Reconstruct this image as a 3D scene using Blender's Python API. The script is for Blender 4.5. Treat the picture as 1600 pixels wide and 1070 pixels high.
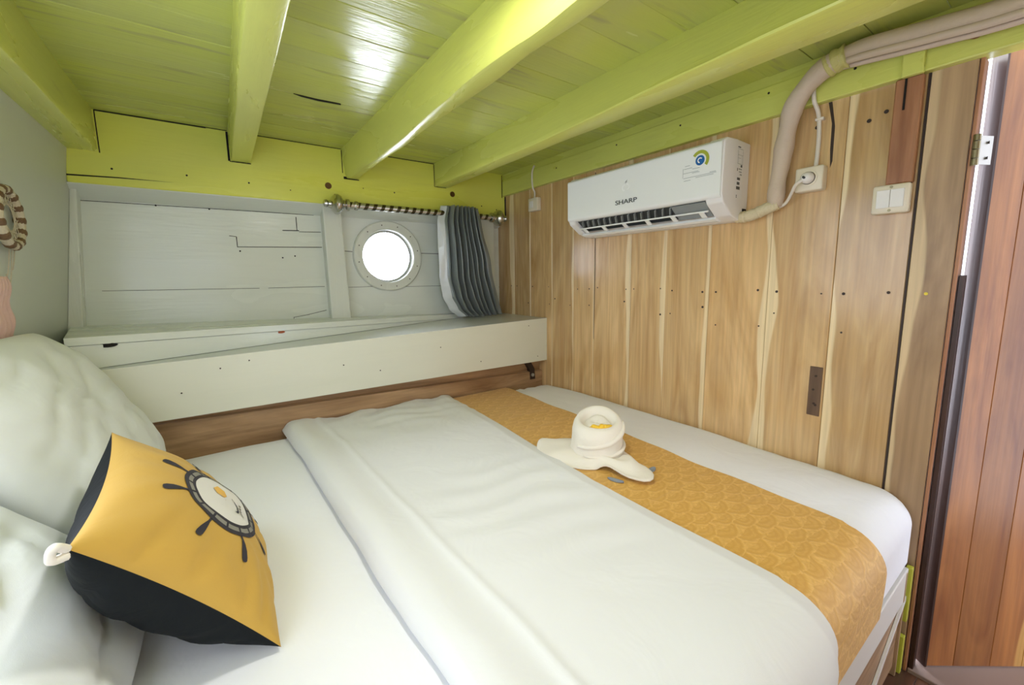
import bpy, bmesh, math, random
from mathutils import Vector, Matrix, noise
random.seed(7)
PI = math.pi
for o in list(bpy.data.objects): bpy.data.objects.remove(o)
scene = bpy.context.scene
COL = scene.collection

# ------------------------------------------------------------------ camera
F, CX, CY = 643.81, 804.2, 520.27
YAW, PITCH, ROLL, CZ = 0.620336, 0.134562, -0.012282, 1.45
fw = Vector((math.sin(YAW)*math.cos(PITCH), math.cos(YAW)*math.cos(PITCH), -math.sin(PITCH)))
rt = Vector((math.cos(YAW), -math.sin(YAW), 0)); up = rt.cross(fw)
cr, sr = math.cos(ROLL), math.sin(ROLL)
rt, up = cr*rt+sr*up, -sr*rt+cr*up
cd = bpy.data.cameras.new('camera'); cam = bpy.data.objects.new('camera', cd); COL.objects.link(cam)
cd.sensor_fit = 'HORIZONTAL'; cd.sensor_width = 36; cd.lens = 36*F/1600
cd.shift_x = (800-CX)/1600; cd.shift_y = (CY-535)/1600; cd.clip_start = .02
cam.matrix_world = Matrix(((rt.x, up.x, -fw.x, 0), (rt.y, up.y, -fw.y, 0), (rt.z, up.z, -fw.z, CZ), (0, 0, 0, 1)))
scene.camera = cam

# ------------------------------------------------------------------ world, lamps, exposure
scene.view_settings.view_transform = 'Standard'; scene.view_settings.look = 'None'
scene.view_settings.exposure = 0.17; scene.view_settings.gamma = 1.0
w = bpy.data.worlds.new('World'); scene.world = w; w.use_nodes = True
bg = w.node_tree.nodes['Background']
# overcast sky, much brighter on the sunlit side the porthole looks out to
_nt = w.node_tree
_tc = _nt.nodes.new('ShaderNodeTexCoord'); _dp = _nt.nodes.new('ShaderNodeVectorMath'); _dp.operation = 'DOT_PRODUCT'
_dp.inputs[1].default_value = (.12, .99, .05); _nt.links.new(_tc.outputs['Generated'], _dp.inputs[0])
_mr = _nt.nodes.new('ShaderNodeMapRange'); _mr.interpolation_type = 'SMOOTHSTEP'; _nt.links.new(_dp.outputs['Value'], _mr.inputs[0])
_mr.inputs[1].default_value = .25; _mr.inputs[2].default_value = .95; _mr.inputs[3].default_value = 2.5; _mr.inputs[4].default_value = 18.0
_nt.links.new(_mr.outputs[0], bg.inputs[1]); bg.inputs[0].default_value = (0.91, 0.97, 1.13, 1)

def area(name, loc, size, power, color, rot=(0, 0, 0)):
    d = bpy.data.lights.new(name, 'AREA'); d.shape = 'DISK'; d.size = size; d.energy = power; d.color = color
    o = bpy.data.objects.new(name, d); COL.objects.link(o); o.location = loc; o.rotation_euler = rot
    return o
area('cabin_lamp', (0.40, 0.68, 2.12), .14, 6, (1.0, .985, .96))

# ------------------------------------------------------------------ materials
def newmat(name):
    m = bpy.data.materials.new(name); m.use_nodes = True
    nt = m.node_tree; b = nt.nodes['Principled BSDF']
    return m, nt, b
def nd(nt, t, **k):
    n = nt.nodes.new(t)
    for a, v in k.items(): setattr(n, a, v)
    return n
def srgb(h):
    h = h.lstrip('#'); out = []
    for i in (0, 2, 4):
        c = int(h[i:i+2], 16)/255
        out.append(c/12.92 if c <= .04045 else ((c+.055)/1.055)**2.4)
    return (*out, 1)
def simple(name, col, rough=.5, metal=0, bump=0, bscale=60, var=0, spec=.5, sheen=0):
    m, nt, b = newmat(name)
    c = srgb(col) if isinstance(col, str) else (*col, 1)
    b.inputs['Base Color'].default_value = c; b.inputs['Roughness'].default_value = rough
    b.inputs['Metallic'].default_value = metal; b.inputs['Specular IOR Level'].default_value = spec
    if sheen: b.inputs['Sheen Weight'].default_value = sheen
    tc = nd(nt, 'ShaderNodeTexCoord')
    if bump:
        n = nd(nt, 'ShaderNodeTexNoise'); n.inputs['Scale'].default_value = bscale; n.inputs['Detail'].default_value = 4
        nt.links.new(tc.outputs['Object'], n.inputs['Vector'])
        bp = nd(nt, 'ShaderNodeBump'); bp.inputs['Strength'].default_value = bump; bp.inputs['Distance'].default_value = .01
        nt.links.new(n.outputs['Fac'], bp.inputs['Height']); nt.links.new(bp.outputs[0], b.inputs['Normal'])
    if var:
        n2 = nd(nt, 'ShaderNodeTexNoise'); n2.inputs['Scale'].default_value = 4; n2.inputs['Detail'].default_value = 5
        nt.links.new(tc.outputs['Object'], n2.inputs['Vector'])
        mx = nd(nt, 'ShaderNodeMix', data_type='RGBA'); mx.inputs[6].default_value = c
        mx.inputs[7].default_value = (c[0]*(1-var), c[1]*(1-var), c[2]*(1-var), 1)
        nt.links.new(n2.outputs['Fac'], mx.inputs[0]); nt.links.new(mx.outputs[2], b.inputs['Base Color'])
    return m

def wood(name, dark, light, sap, rough=.35, axis='Z', tint=.35, coat=0):
    """varnished planks: grain along axis, pale sapwood along one plank edge, per-plank tone (mesh attributes pid, ua, sw)"""
    m, nt, b = newmat(name); L = nt.links.new
    tc = nd(nt, 'ShaderNodeTexCoord')
    pid = nd(nt, 'ShaderNodeAttribute', attribute_name='pid'); ua = nd(nt, 'ShaderNodeAttribute', attribute_name='ua'); sw = nd(nt, 'ShaderNodeAttribute', attribute_name='sw')
    comb = nd(nt, 'ShaderNodeCombineXYZ')
    mu = nd(nt, 'ShaderNodeMath', operation='MULTIPLY'); mu.inputs[1].default_value = 37.3; L(pid.outputs['Fac'], mu.inputs[0])
    L(mu.outputs[0], comb.inputs[0]); L(mu.outputs[0], comb.inputs[1]); L(mu.outputs[0], comb.inputs[2])
    add = nd(nt, 'ShaderNodeVectorMath', operation='ADD'); L(tc.outputs['Object'], add.inputs[0]); L(comb.outputs[0], add.inputs[1])
    mp = nd(nt, 'ShaderNodeMapping'); L(add.outputs[0], mp.inputs[0])
    st = {'X': (1.1, 7, 7), 'Y': (7, 1.1, 7), 'Z': (7, 7, 1.1)}[axis]
    mp.inputs['Scale'].default_value = st
    n1 = nd(nt, 'ShaderNodeTexNoise'); n1.inputs['Scale'].default_value = 1.0; n1.inputs['Detail'].default_value = 6; n1.inputs['Distortion'].default_value = 2.6
    L(mp.outputs[0], n1.inputs['Vector'])
    mp2 = nd(nt, 'ShaderNodeMapping'); L(add.outputs[0], mp2.inputs[0]); mp2.inputs['Scale'].default_value = tuple(x*(13 if x > 5 else 2.2) for x in st)
    n2 = nd(nt, 'ShaderNodeTexNoise'); n2.inputs['Scale'].default_value = 1.0; n2.inputs['Detail'].default_value = 4; L(mp2.outputs[0], n2.inputs['Vector'])
    r1 = nd(nt, 'ShaderNodeMapRange'); r1.inputs[1].default_value = .28; r1.inputs[2].default_value = .68; L(n1.outputs['Fac'], r1.inputs[0])
    mx = nd(nt, 'ShaderNodeMix', data_type='RGBA'); mx.inputs[6].default_value = dark; mx.inputs[7].default_value = light; L(r1.outputs[0], mx.inputs[0])
    # fine fibre
    r2 = nd(nt, 'ShaderNodeMapRange'); r2.inputs[1].default_value = .3; r2.inputs[2].default_value = .75; r2.inputs[3].default_value = .84; r2.inputs[4].default_value = 1.08; L(n2.outputs['Fac'], r2.inputs[0])
    fm = nd(nt, 'ShaderNodeVectorMath', operation='SCALE'); L(mx.outputs[2], fm.inputs[0]); L(r2.outputs[0], fm.inputs['Scale'])
    # per plank tone
    wn = nd(nt, 'ShaderNodeTexWhiteNoise', noise_dimensions='1D'); L(pid.outputs['Fac'], wn.inputs['W'])
    r3 = nd(nt, 'ShaderNodeMapRange'); r3.inputs[3].default_value = 1-tint*.5; r3.inputs[4].default_value = 1+tint*.5; L(wn.outputs['Value'], r3.inputs[0])
    tn = nd(nt, 'ShaderNodeAttribute', attribute_name='tone'); ta = nd(nt, 'ShaderNodeMath', operation='ADD'); L(tn.outputs['Fac'], ta.inputs[0]); L(r3.outputs[0], ta.inputs[1])
    b.inputs['Coat Weight'].default_value = coat; b.inputs['Coat Roughness'].default_value = .16
    fm2 = nd(nt, 'ShaderNodeVectorMath', operation='SCALE'); L(fm.outputs[0], fm2.inputs[0]); L(ta.outputs[0], fm2.inputs['Scale'])
    # sapwood
    n3 = nd(nt, 'ShaderNodeTexNoise'); n3.inputs['Scale'].default_value = 1.0; n3.inputs['Detail'].default_value = 1.5
    mp3 = nd(nt, 'ShaderNodeMapping'); L(add.outputs[0], mp3.inputs[0]); mp3.inputs['Scale'].default_value = {'X': (1.5, 0, 0), 'Y': (0, 1.5, 0), 'Z': (0, 0, 1.5)}[axis]; L(mp3.outputs[0], n3.inputs['Vector'])
    r4 = nd(nt, 'ShaderNodeMapRange'); r4.inputs[1].default_value = .33; r4.inputs[2].default_value = .67; r4.inputs[3].default_value = -.1; r4.inputs[4].default_value = 1.6; L(n3.outputs['Fac'], r4.inputs[0])
    sm = nd(nt, 'ShaderNodeMath', operation='MULTIPLY'); L(sw.outputs['Fac'], sm.inputs[0]); L(r4.outputs[0], sm.inputs[1])
    df = nd(nt, 'ShaderNodeMath', operation='SUBTRACT'); L(sm.outputs[0], df.inputs[0]); L(ua.outputs['Fac'], df.inputs[1])
    r5 = nd(nt, 'ShaderNodeMapRange'); r5.inputs[1].default_value = -.002; r5.inputs[2].default_value = .004; L(df.outputs[0], r5.inputs[0])
    gt = nd(nt, 'ShaderNodeMath', operation='GREATER_THAN'); gt.inputs[1].default_value = .001; L(sw.outputs['Fac'], gt.inputs[0])
    ms = nd(nt, 'ShaderNodeMath', operation='MULTIPLY'); L(r5.outputs[0], ms.inputs[0]); L(gt.outputs[0], ms.inputs[1])
    sc = nd(nt, 'ShaderNodeVectorMath', operation='SCALE'); sc.inputs[0].default_value = sap[:3]; L(r2.outputs[0], sc.inputs['Scale'])
    mx2 = nd(nt, 'ShaderNodeMix', data_type='RGBA'); L(ms.outputs[0], mx2.inputs[0]); L(fm2.outputs[0], mx2.inputs[6]); L(sc.outputs[0], mx2.inputs[7])
    # knots / dark flecks
    mp4 = nd(nt, 'ShaderNodeMapping'); L(add.outputs[0], mp4.inputs[0]); mp4.inputs['Scale'].default_value = {'X': (1.3, 5, 5), 'Y': (5, 1.3, 5), 'Z': (5, 5, 1.3)}[axis]
    vo = nd(nt, 'ShaderNodeTexVoronoi'); vo.inputs['Scale'].default_value = 1.1; L(mp4.outputs[0], vo.inputs['Vector'])
    r6 = nd(nt, 'ShaderNodeMapRange'); r6.inputs[1].default_value = .03; r6.inputs[2].default_value = .14; r6.inputs[3].default_value = .45; r6.inputs[4].default_value = 0; L(vo.outputs['Distance'], r6.inputs[0])
    mx3 = nd(nt, 'ShaderNodeMix', data_type='RGBA'); L(r6.outputs[0], mx3.inputs[0]); L(mx2.outputs[2], mx3.inputs[6]); mx3.inputs[7].default_value = (dark[0]*.4, dark[1]*.35, dark[2]*.35, 1)
    L(mx3.outputs[2], b.inputs['Base Color'])
    b.inputs['Roughness'].default_value = rough
    bp = nd(nt, 'ShaderNodeBump'); bp.inputs['Strength'].default_value = .12; bp.inputs['Distance'].default_value = .004
    L(n2.outputs['Fac'], bp.inputs['Height']); L(bp.outputs[0], b.inputs['Normal'])
    return m

def paint(name, col, worn, dirt, axis, rough=.16, dirt_amt=.5, bumpd=.004, pt=.12):
    """gloss paint brushed over rough planks, grime along the grain"""
    m, nt, b = newmat(name); L = nt.links.new
    tc = nd(nt, 'ShaderNodeTexCoord'); pid = nd(nt, 'ShaderNodeAttribute', attribute_name='pid')
    mu = nd(nt, 'ShaderNodeMath', operation='MULTIPLY'); mu.inputs[1].default_value = 17.7; L(pid.outputs['Fac'], mu.inputs[0])
    comb = nd(nt, 'ShaderNodeCombineXYZ')
    for i in range(3): L(mu.outputs[0], comb.inputs[i])
    add = nd(nt, 'ShaderNodeVectorMath', operation='ADD'); L(tc.outputs['Object'], add.inputs[0]); L(comb.outputs[0], add.inputs[1])
    def nz(scale, detail, dist=0):
        mp = nd(nt, 'ShaderNodeMapping'); L(add.outputs[0], mp.inputs[0]); mp.inputs['Scale'].default_value = scale
        n = nd(nt, 'ShaderNodeTexNoise'); n.inputs['Scale'].default_value = 1; n.inputs['Detail'].default_value = detail; n.inputs['Distortion'].default_value = dist; L(mp.outputs[0], n.inputs['Vector']); return n
    ax = 'XYZ'.index(axis)
    def sc(a, c): s = [c, c, c]; s[ax] = a; return tuple(s)
    n1 = nz(sc(1.2, 5), 5, .6); n2 = nz(sc(3, 30), 6, .4); n3 = nz(sc(9, 120), 3)
    r1 = nd(nt, 'ShaderNodeMapRange'); r1.inputs[1].default_value = .35; r1.inputs[2].default_value = .7; L(n1.outputs['Fac'], r1.inputs[0])
    mx = nd(nt, 'ShaderNodeMix', data_type='RGBA'); mx.inputs[6].default_value = srgb(col); mx.inputs[7].default_value = srgb(worn); L(r1.outputs[0], mx.inputs[0])
    r2 = nd(nt, 'ShaderNodeMapRange'); r2.inputs[1].default_value = .58; r2.inputs[2].default_value = .8; r2.inputs[3].default_value = 0; r2.inputs[4].default_value = dirt_amt; L(n2.outputs['Fac'], r2.inputs[0])
    mx2 = nd(nt, 'ShaderNodeMix', data_type='RGBA'); L(r2.outputs[0], mx2.inputs[0]); L(mx.outputs[2], mx2.inputs[6]); mx2.inputs[7].default_value = srgb(dirt)
    wn = nd(nt, 'ShaderNodeTexWhiteNoise', noise_dimensions='1D'); L(pid.outputs['Fac'], wn.inputs['W'])
    r3 = nd(nt, 'ShaderNodeMapRange'); r3.inputs[3].default_value = 1-pt; r3.inputs[4].default_value = 1+pt*.3; L(wn.outputs['Value'], r3.inputs[0])
    fm2 = nd(nt, 'ShaderNodeVectorMath', operation='SCALE'); L(mx2.outputs[2], fm2.inputs[0]); L(r3.outputs[0], fm2.inputs['Scale'])
    L(fm2.outputs[0], b.inputs['Base Color'])
    r4 = nd(nt, 'ShaderNodeMapRange'); r4.inputs[1].default_value = .3; r4.inputs[2].default_value = .8; r4.inputs[3].default_value = rough; r4.inputs[4].default_value = rough+.22; L(n1.outputs['Fac'], r4.inputs[0]); L(r4.outputs[0], b.inputs['Roughness'])
    ad = nd(nt, 'ShaderNodeMath', operation='MULTIPLY_ADD'); ad.inputs[1].default_value = 2.2; L(n2.outputs['Fac'], ad.inputs[0]); L(n3.outputs['Fac'], ad.inputs[2])
    bp = nd(nt, 'ShaderNodeBump'); bp.inputs['Strength'].default_value = .35; bp.inputs['Distance'].default_value = bumpd; L(ad.outputs[0], bp.inputs['Height']); L(bp.outputs[0], b.inputs['Normal'])
    return m

def cloth(name, col, rough=.85, weave=900, wr=.25, wscale=7, sheen=.1):
    m, nt, b = newmat(name); L = nt.links.new
    b.inputs['Base Color'].default_value = srgb(col); b.inputs['Roughness'].default_value = rough
    b.inputs['Sheen Weight'].default_value = sheen; b.inputs['Specular IOR Level'].default_value = .2
    tc = nd(nt, 'ShaderNodeTexCoord')
    n = nd(nt, 'ShaderNodeTexNoise'); n.inputs['Scale'].default_value = wscale; n.inputs['Detail'].default_value = 3; n.inputs['Distortion'].default_value = 1.5; L(tc.outputs['Object'], n.inputs['Vector'])
    n2 = nd(nt, 'ShaderNodeTexNoise'); n2.inputs['Scale'].default_value = weave; n2.inputs['Detail'].default_value = 1; L(tc.outputs['Object'], n2.inputs['Vector'])
    b1 = nd(nt, 'ShaderNodeBump'); b1.inputs['Strength'].default_value = wr; b1.inputs['Distance'].default_value = .02; L(n.outputs['Fac'], b1.inputs['Height'])
    b2 = nd(nt, 'ShaderNodeBump'); b2.inputs['Strength'].default_value = .15; b2.inputs['Distance'].default_value = .001; L(n2.outputs['Fac'], b2.inputs['Height']); L(b1.outputs[0], b2.inputs['Normal']); L(b2.outputs[0], b.inputs['Normal'])
    return m

M = {}
M['lime_y'] = paint('lime_gloss_paint', '#d6db6e', '#cfd573', '#a8a36c', 'Y', rough=.2, dirt_amt=.25, bumpd=.0015)
M['lime_x'] = paint('lime_gloss_header_paint', '#e6e862', '#dfe26c', '#b5b060', 'X', rough=.24, dirt_amt=.15, bumpd=.0012)
M['lime_ceil'] = paint('lime_ceiling_paint', '#c8d066', '#bfc578', '#978a76', 'X', rough=.13, dirt_amt=.8, bumpd=.0025)
M['white_x'] = paint('white_hull_gloss_paint', '#e0e5dc', '#dbe0d6', '#cdd2c6', 'X', rough=.13, dirt_amt=.2, bumpd=.0016, pt=.03)
M['white_z'] = paint('white_post_gloss_paint', '#dcdfd5', '#d6dacf', '#c2c5b6', 'Z', rough=.2, dirt_amt=.3, bumpd=.002, pt=.02)
M['shelf'] = paint('cream_white_shelf_paint', '#e3e3d3', '#dedfce', '#cfd0bd', 'X', rough=.3, dirt_amt=.15, bumpd=.0008, pt=.02)
M['shelf_top'] = simple('grey_white_shelf_top_paint', '#d5d9d6', .22, var=.06, bump=.05, bscale=20)
M['wall_white'] = simple('flat_white_wall_panel', '#cfd3c8', .45, var=.06, bump=.04, bscale=12)
M['wood'] = wood('varnished_teak_planks', srgb('#c49b66'), srgb('#e3c08c'), srgb('#efd8ac'), rough=.27, tint=.1, coat=.6)
M['post'] = wood('pale_brown_post_wood', srgb('#9a7a58'), srgb('#c4a47e'), srgb('#d9bf96'), rough=.4, tint=.1)
M['door'] = wood('red_brown_door_planks', srgb('#864f27'), srgb('#b0753f'), srgb('#c99a56'), rough=.3, tint=.3)
M['redwood'] = wood('red_batten_wood', srgb('#96603e'), srgb('#b98560'), srgb('#b98560'), rough=.45, tint=.1)
M['darkdoor'] = wood('dark_door_edge_wood', srgb('#2c170c'), srgb('#45281a'), srgb('#45281a'), rough=.4, tint=.1)
M['board'] = wood('brown_back_board_wood', srgb('#8d6a49'), srgb('#c09c74'), srgb('#c09c74'), rough=.4, axis='X', tint=.3)
M['patch'] = wood('dark_patch_wood', srgb('#55402f'), srgb('#775c46'), srgb('#775c46'), rough=.5, tint=.1)
M['floor'] = wood('dark_floor_planks', srgb('#4a3020'), srgb('#6b4630'), srgb('#6b4630'), rough=.4, axis='X')
M['gap'] = simple('dark_gap', '#171310', .9)
M['nail'] = simple('rusty_nail_head', '#33231a', .6)
M['screw'] = simple('old_brass_screw', '#6b4f2c', .4, metal=.6)
M['sheet'] = cloth('white_bed_sheet', '#f0f1f5', wr=.18)
M['duvet'] = cloth('white_duvet_cotton', '#e3e4e4', wr=.2, wscale=5)
M['pillow'] = cloth('white_pillow_cotton', '#e2e5e3', wr=.22, wscale=5)
M['yellow'] = cloth('yellow_cushion_canvas', '#c69f4a', wr=.1, wscale=9, weave=500)
M['black'] = cloth('black_cushion_canvas', '#14181a', wr=.15, wscale=14, weave=500, sheen=0)
M['towel'] = cloth('cream_towel_terry', '#ece6da', wr=.1, wscale=20, weave=260)
M['plastic'] = simple('white_gloss_plastic', '#f3f5f4', .18)
M['plastic2'] = simple('white_satin_plastic', '#eeecea', .38)
M['dark_plastic'] = simple('dark_grey_plastic', '#32373a', .4)
M['grey_plastic'] = simple('grey_plastic', '#8d9393', .4)
M['cream'] = simple('cream_plastic', '#e9dfca', .35)
M['ink'] = simple('grey_print_ink', '#4a4d50', .5)
M['ink_light'] = simple('pale_grey_print_ink', '#9fa5a6', .5)
M['white_ink'] = simple('white_print', '#fdfefe', .3)
M['sticker'] = simple('white_sticker_paper', '#efefef', .4)
M['green_ink'] = simple('green_label_print', '#a9b23c', .4)
M['blue_ink'] = simple('blue_label_print', '#2468ad', .4)
M['tape'] = simple('beige_wrapping_tape', '#d3c0ac', .55, bump=.35, bscale=35, var=.12)
M['tape2'] = simple('cream_wrapping_tape', '#dfd2ae', .6, bump=.6, bscale=60, var=.1)
M['chrome'] = simple('polished_metal', '#c4c2bd', .18, metal=1)
M['brass'] = simple('aged_brass_hinge', '#8d8468', .35, metal=.9)
M['steel'] = simple('hinge_plate_steel', '#b9b6ae', .4, metal=.6)
M['cable'] = simple('white_cable_sheath', '#e6dfd3', .4)
M['white_rail'] = simple('white_painted_rail', '#e2dfd8', .4, var=.06)
M['limepost'] = simple('lime_painted_post', '#b9bb3f', .3)
M['pink'] = cloth('pink_cloth', '#dcbab0', wr=.3, wscale=18)
M['rattan'] = simple('cream_rattan', '#cbbfa8', .6, bump=.5, bscale=150)
M['brown_rattan'] = simple('brown_rattan', '#6f5339', .6, bump=.4, bscale=150)
M['leaf'] = simple('grey_dried_leaf', '#8d94a0', .6, bump=.3, bscale=80)
M['petal'] = simple('yellow_petal', '#f0c63c', .6)
M['print_dark'] = simple('black_fabric_print', '#2d2a33', .8)
M['print_white'] = simple('white_fabric_print', '#dcdad6', .8)
M['print_grey'] = simple('grey_fabric_print', '#8c8a80', .8)
M['print_orange'] = simple('orange_fabric_print', '#e6b65a', .8)
M['silver_cloth'] = simple('grey_satin_curtain', '#838b8b', .30, metal=.4, bump=.1, bscale=200, sheen=.2)

def make_runner_mat():
    m, nt, b = newmat('gold_brocade'); L = nt.links.new
    at = nd(nt, 'ShaderNodeAttribute', attribute_name='cuv')
    sep = nd(nt, 'ShaderNodeSeparateXYZ'); L(at.outputs['Vector'], sep.inputs[0])
    def math_(op, a, bb=None, c=None):
        n = nd(nt, 'ShaderNodeMath', operation=op)
        for i, x in enumerate((a, bb, c)):
            if x is None: continue
            if isinstance(x, (int, float)): n.inputs[i].default_value = x
            else: L(x, n.inputs[i])
        return n.outputs[0]
    # scallop (fish scale) brocade: rows offset by half a cell, concentric arcs in each scale
    wn = nd(nt, 'ShaderNodeTexNoise'); wn.inputs['Scale'].default_value = 14; wn.inputs['Detail'].default_value = 3; L(at.outputs['Vector'], wn.inputs['Vector'])
    ws = nd(nt, 'ShaderNodeSeparateColor'); L(wn.outputs['Color'], ws.inputs[0])
    wx = math_('MULTIPLY_ADD', ws.outputs[0], .05, sep.outputs[0]); wy = math_('MULTIPLY_ADD', ws.outputs[1], .05, sep.outputs[1])
    cell = .088
    def scale_layer(offx, offy):
        u = math_('ADD', math_('DIVIDE', wx, cell), offx); v = math_('ADD', math_('DIVIDE', wy, cell*.8), offy)
        fu = math_('SUBTRACT', math_('FRACT', u), .5); fv = math_('FRACT', v)
        r = math_('SQRT', math_('ADD', math_('MULTIPLY', fu, fu), math_('MULTIPLY', fv, fv)))
        return r
    r0 = scale_layer(0, 0); r1 = scale_layer(.5, .5)
    rm = math_('MINIMUM', r0, r1)
    rings = math_('ABSOLUTE', math_('SINE', math_('MULTIPLY', rm, 16)))
    tc = nd(nt, 'ShaderNodeTexCoord')
    nz = nd(nt, 'ShaderNodeTexNoise'); nz.inputs['Scale'].default_value = 55; nz.inputs['Detail'].default_value = 5; nz.inputs['Distortion'].default_value = 2; L(at.outputs['Vector'], nz.inputs['Vector'])
    nz2 = nd(nt, 'ShaderNodeTexNoise'); nz2.inputs['Scale'].default_value = 5; L(at.outputs['Vector'], nz2.inputs['Vector'])
    edge = nd(nt, 'ShaderNodeMapRange'); edge.inputs[1].default_value = .44; edge.inputs[2].default_value = .5; L(rm, edge.inputs[0])
    k = math_('MULTIPLY', math_('MULTIPLY_ADD', rings, .5, math_('MULTIPLY', edge.outputs[0], .6)), math_('MULTIPLY_ADD', nz.outputs['Fac'], 1.6, -.25))
    k = math_('MULTIPLY_ADD', k, .8, math_('MULTIPLY_ADD', nz2.outputs['Fac'], .3, -.1))
    ramp = nd(nt, 'ShaderNodeValToRGB'); L(k, ramp.inputs[0])
    ramp.color_ramp.elements[0].color = srgb('#d09c3c'); ramp.color_ramp.elements[1].color = srgb('#e8ba60')
    ramp.color_ramp.elements[0].position = .1; ramp.color_ramp.elements[1].position = .75
    L(ramp.outputs[0], b.inputs['Base Color'])
    b.inputs['Roughness'].default_value = .55; b.inputs['Sheen Weight'].default_value = .2
    fx = math_('FRACT', math_('DIVIDE', sep.outputs[1], .17)); seam = nd(nt, 'ShaderNodeMapRange'); seam.inputs[1].default_value = 0; seam.inputs[2].default_value = .05; L(fx, seam.inputs[0])
    bp = nd(nt, 'ShaderNodeBump'); bp.inputs['Strength'].default_value = .4; bp.inputs['Distance'].default_value = .003
    L(math_('ADD', k, seam.outputs[0]), bp.inputs['Height']); L(bp.outputs[0], b.inputs['Normal'])
    return m
M['runner'] = make_runner_mat()

def make_rod_mat():
    m, nt, b = newmat('spiral_banded_metal'); L = nt.links.new
    tc = nd(nt, 'ShaderNodeTexCoord'); sep = nd(nt, 'ShaderNodeSeparateXYZ'); L(tc.outputs['Object'], sep.inputs[0])
    a = nd(nt, 'ShaderNodeMath', operation='ARCTAN2'); L(sep.outputs[2], a.inputs[0]); L(sep.outputs[1], a.inputs[1])
    d = nd(nt, 'ShaderNodeMath', operation='MULTIPLY_ADD'); d.inputs[1].default_value = 1/(2*PI); L(a.outputs[0], d.inputs[0])
    s = nd(nt, 'ShaderNodeMath', operation='DIVIDE'); s.inputs[1].default_value = .046; L(sep.outputs[0], s.inputs[0]); L(s.outputs[0], d.inputs[2])
    f = nd(nt, 'ShaderNodeMath', operation='FRACT'); L(d.outputs[0], f.inputs[0])
    g = nd(nt, 'ShaderNodeMath', operation='GREATER_THAN'); g.inputs[1].default_value = .55; L(f.outputs[0], g.inputs[0])
    mx = nd(nt, 'ShaderNodeMix', data_type='RGBA'); mx.inputs[6].default_value = srgb('#cfcdc8'); mx.inputs[7].default_value = srgb('#544c3a'); L(g.outputs[0], mx.inputs[0])
    L(mx.outputs[2], b.inputs['Base Color']); b.inputs['Metallic'].default_value = .9; b.inputs['Roughness'].default_value = .25
    return m
M['rod'] = make_rod_mat()
def make_glass():
    m, nt, b = newmat('porthole_glass'); L = nt.links.new
    t = nd(nt, 'ShaderNodeBsdfTransparent'); g = nd(nt, 'ShaderNodeBsdfGlossy'); g.inputs['Roughness'].default_value = .02
    fr = nd(nt, 'ShaderNodeFresnel'); fr.inputs['IOR'].default_value = 1.45
    mx = nd(nt, 'ShaderNodeMixShader'); L(fr.outputs[0], mx.inputs[0]); L(t.outputs[0], mx.inputs[1]); L(g.outputs[0], mx.inputs[2])
    L(mx.outputs[0], nt.nodes['Material Output'].inputs['Surface']); return m
M['glass'] = make_glass()

# ------------------------------------------------------------------ mesh helpers
def obj(name, bm, mats, parent=None, smooth=False, auto=None):
    me = bpy.data.meshes.new(name); bmesh.ops.recalc_face_normals(bm, faces=bm.faces[:]) if auto != 'keep' else None
    bm.to_mesh(me); bm.free()
    for m in (mats if isinstance(mats, (list, tuple)) else [mats]): me.materials.append(m)
    if smooth:
        for p in me.polygons: p.use_smooth = True
        if smooth != True:
            try: me.set_sharp_from_angle(angle=math.radians(smooth))
            except Exception: pass
    o = bpy.data.objects.new(name, me); COL.objects.link(o)
    if parent: o.parent = parent; o.matrix_parent_inverse = Matrix.Translation(-parent.location)
    return o
def tag(o, label, cat, group=None):
    o['label'] = label; o['category'] = cat
    if group: o['group'] = group
    return o
def struct(o, label=None):
    o['kind'] = 'structure'
    if label: o['label'] = label
    return o
def thing(name, label, cat, loc, group=None):
    o = bpy.data.objects.new(name, None); COL.objects.link(o); o.location = loc; o.empty_display_size = .05
    return tag(o, label, cat, group)

def setmi(faces, mi):
    for f in faces: f.material_index = mi
def box(bm, x0, x1, y0, y1, z0, z1, bevel=0, seg=2, mi=0):
    vs = [bm.verts.new((x, y, z)) for x in (x0, x1) for y in (y0, y1) for z in (z0, z1)]
    fs = [bm.faces.new([vs[i] for i in q]) for q in ((0, 1, 3, 2), (4, 6, 7, 5), (0, 4, 5, 1), (2, 3, 7, 6), (0, 2, 6, 4), (1, 5, 7, 3))]
    bmesh.ops.recalc_face_normals(bm, faces=fs)
    setmi(fs, mi)
    if bevel:
        es = set(e for f in fs for e in f.edges)
        r = bmesh.ops.bevel(bm, geom=list(es), offset=bevel, segments=seg, profile=.5, affect='EDGES')
        setmi(r['faces'], mi)
        return
def hexa(bm, pts, bevel=0, mi=0):
    """8 corners ordered x0y0z0,x0y0z1,x0y1z0,x0y1z1,x1..."""
    vs = [bm.verts.new(p) for p in pts]
    fs = [bm.faces.new([vs[i] for i in q]) for q in ((0, 1, 3, 2), (4, 6, 7, 5), (0, 4, 5, 1), (2, 3, 7, 6), (0, 2, 6, 4), (1, 5, 7, 3))]
    bmesh.ops.recalc_face_normals(bm, faces=fs); setmi(fs, mi)
    if bevel:
        es = set(e for f in fs for e in f.edges)
        r = bmesh.ops.bevel(bm, geom=list(es), offset=bevel, segments=2, profile=.5, affect='EDGES'); setmi(r['faces'], mi)
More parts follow.
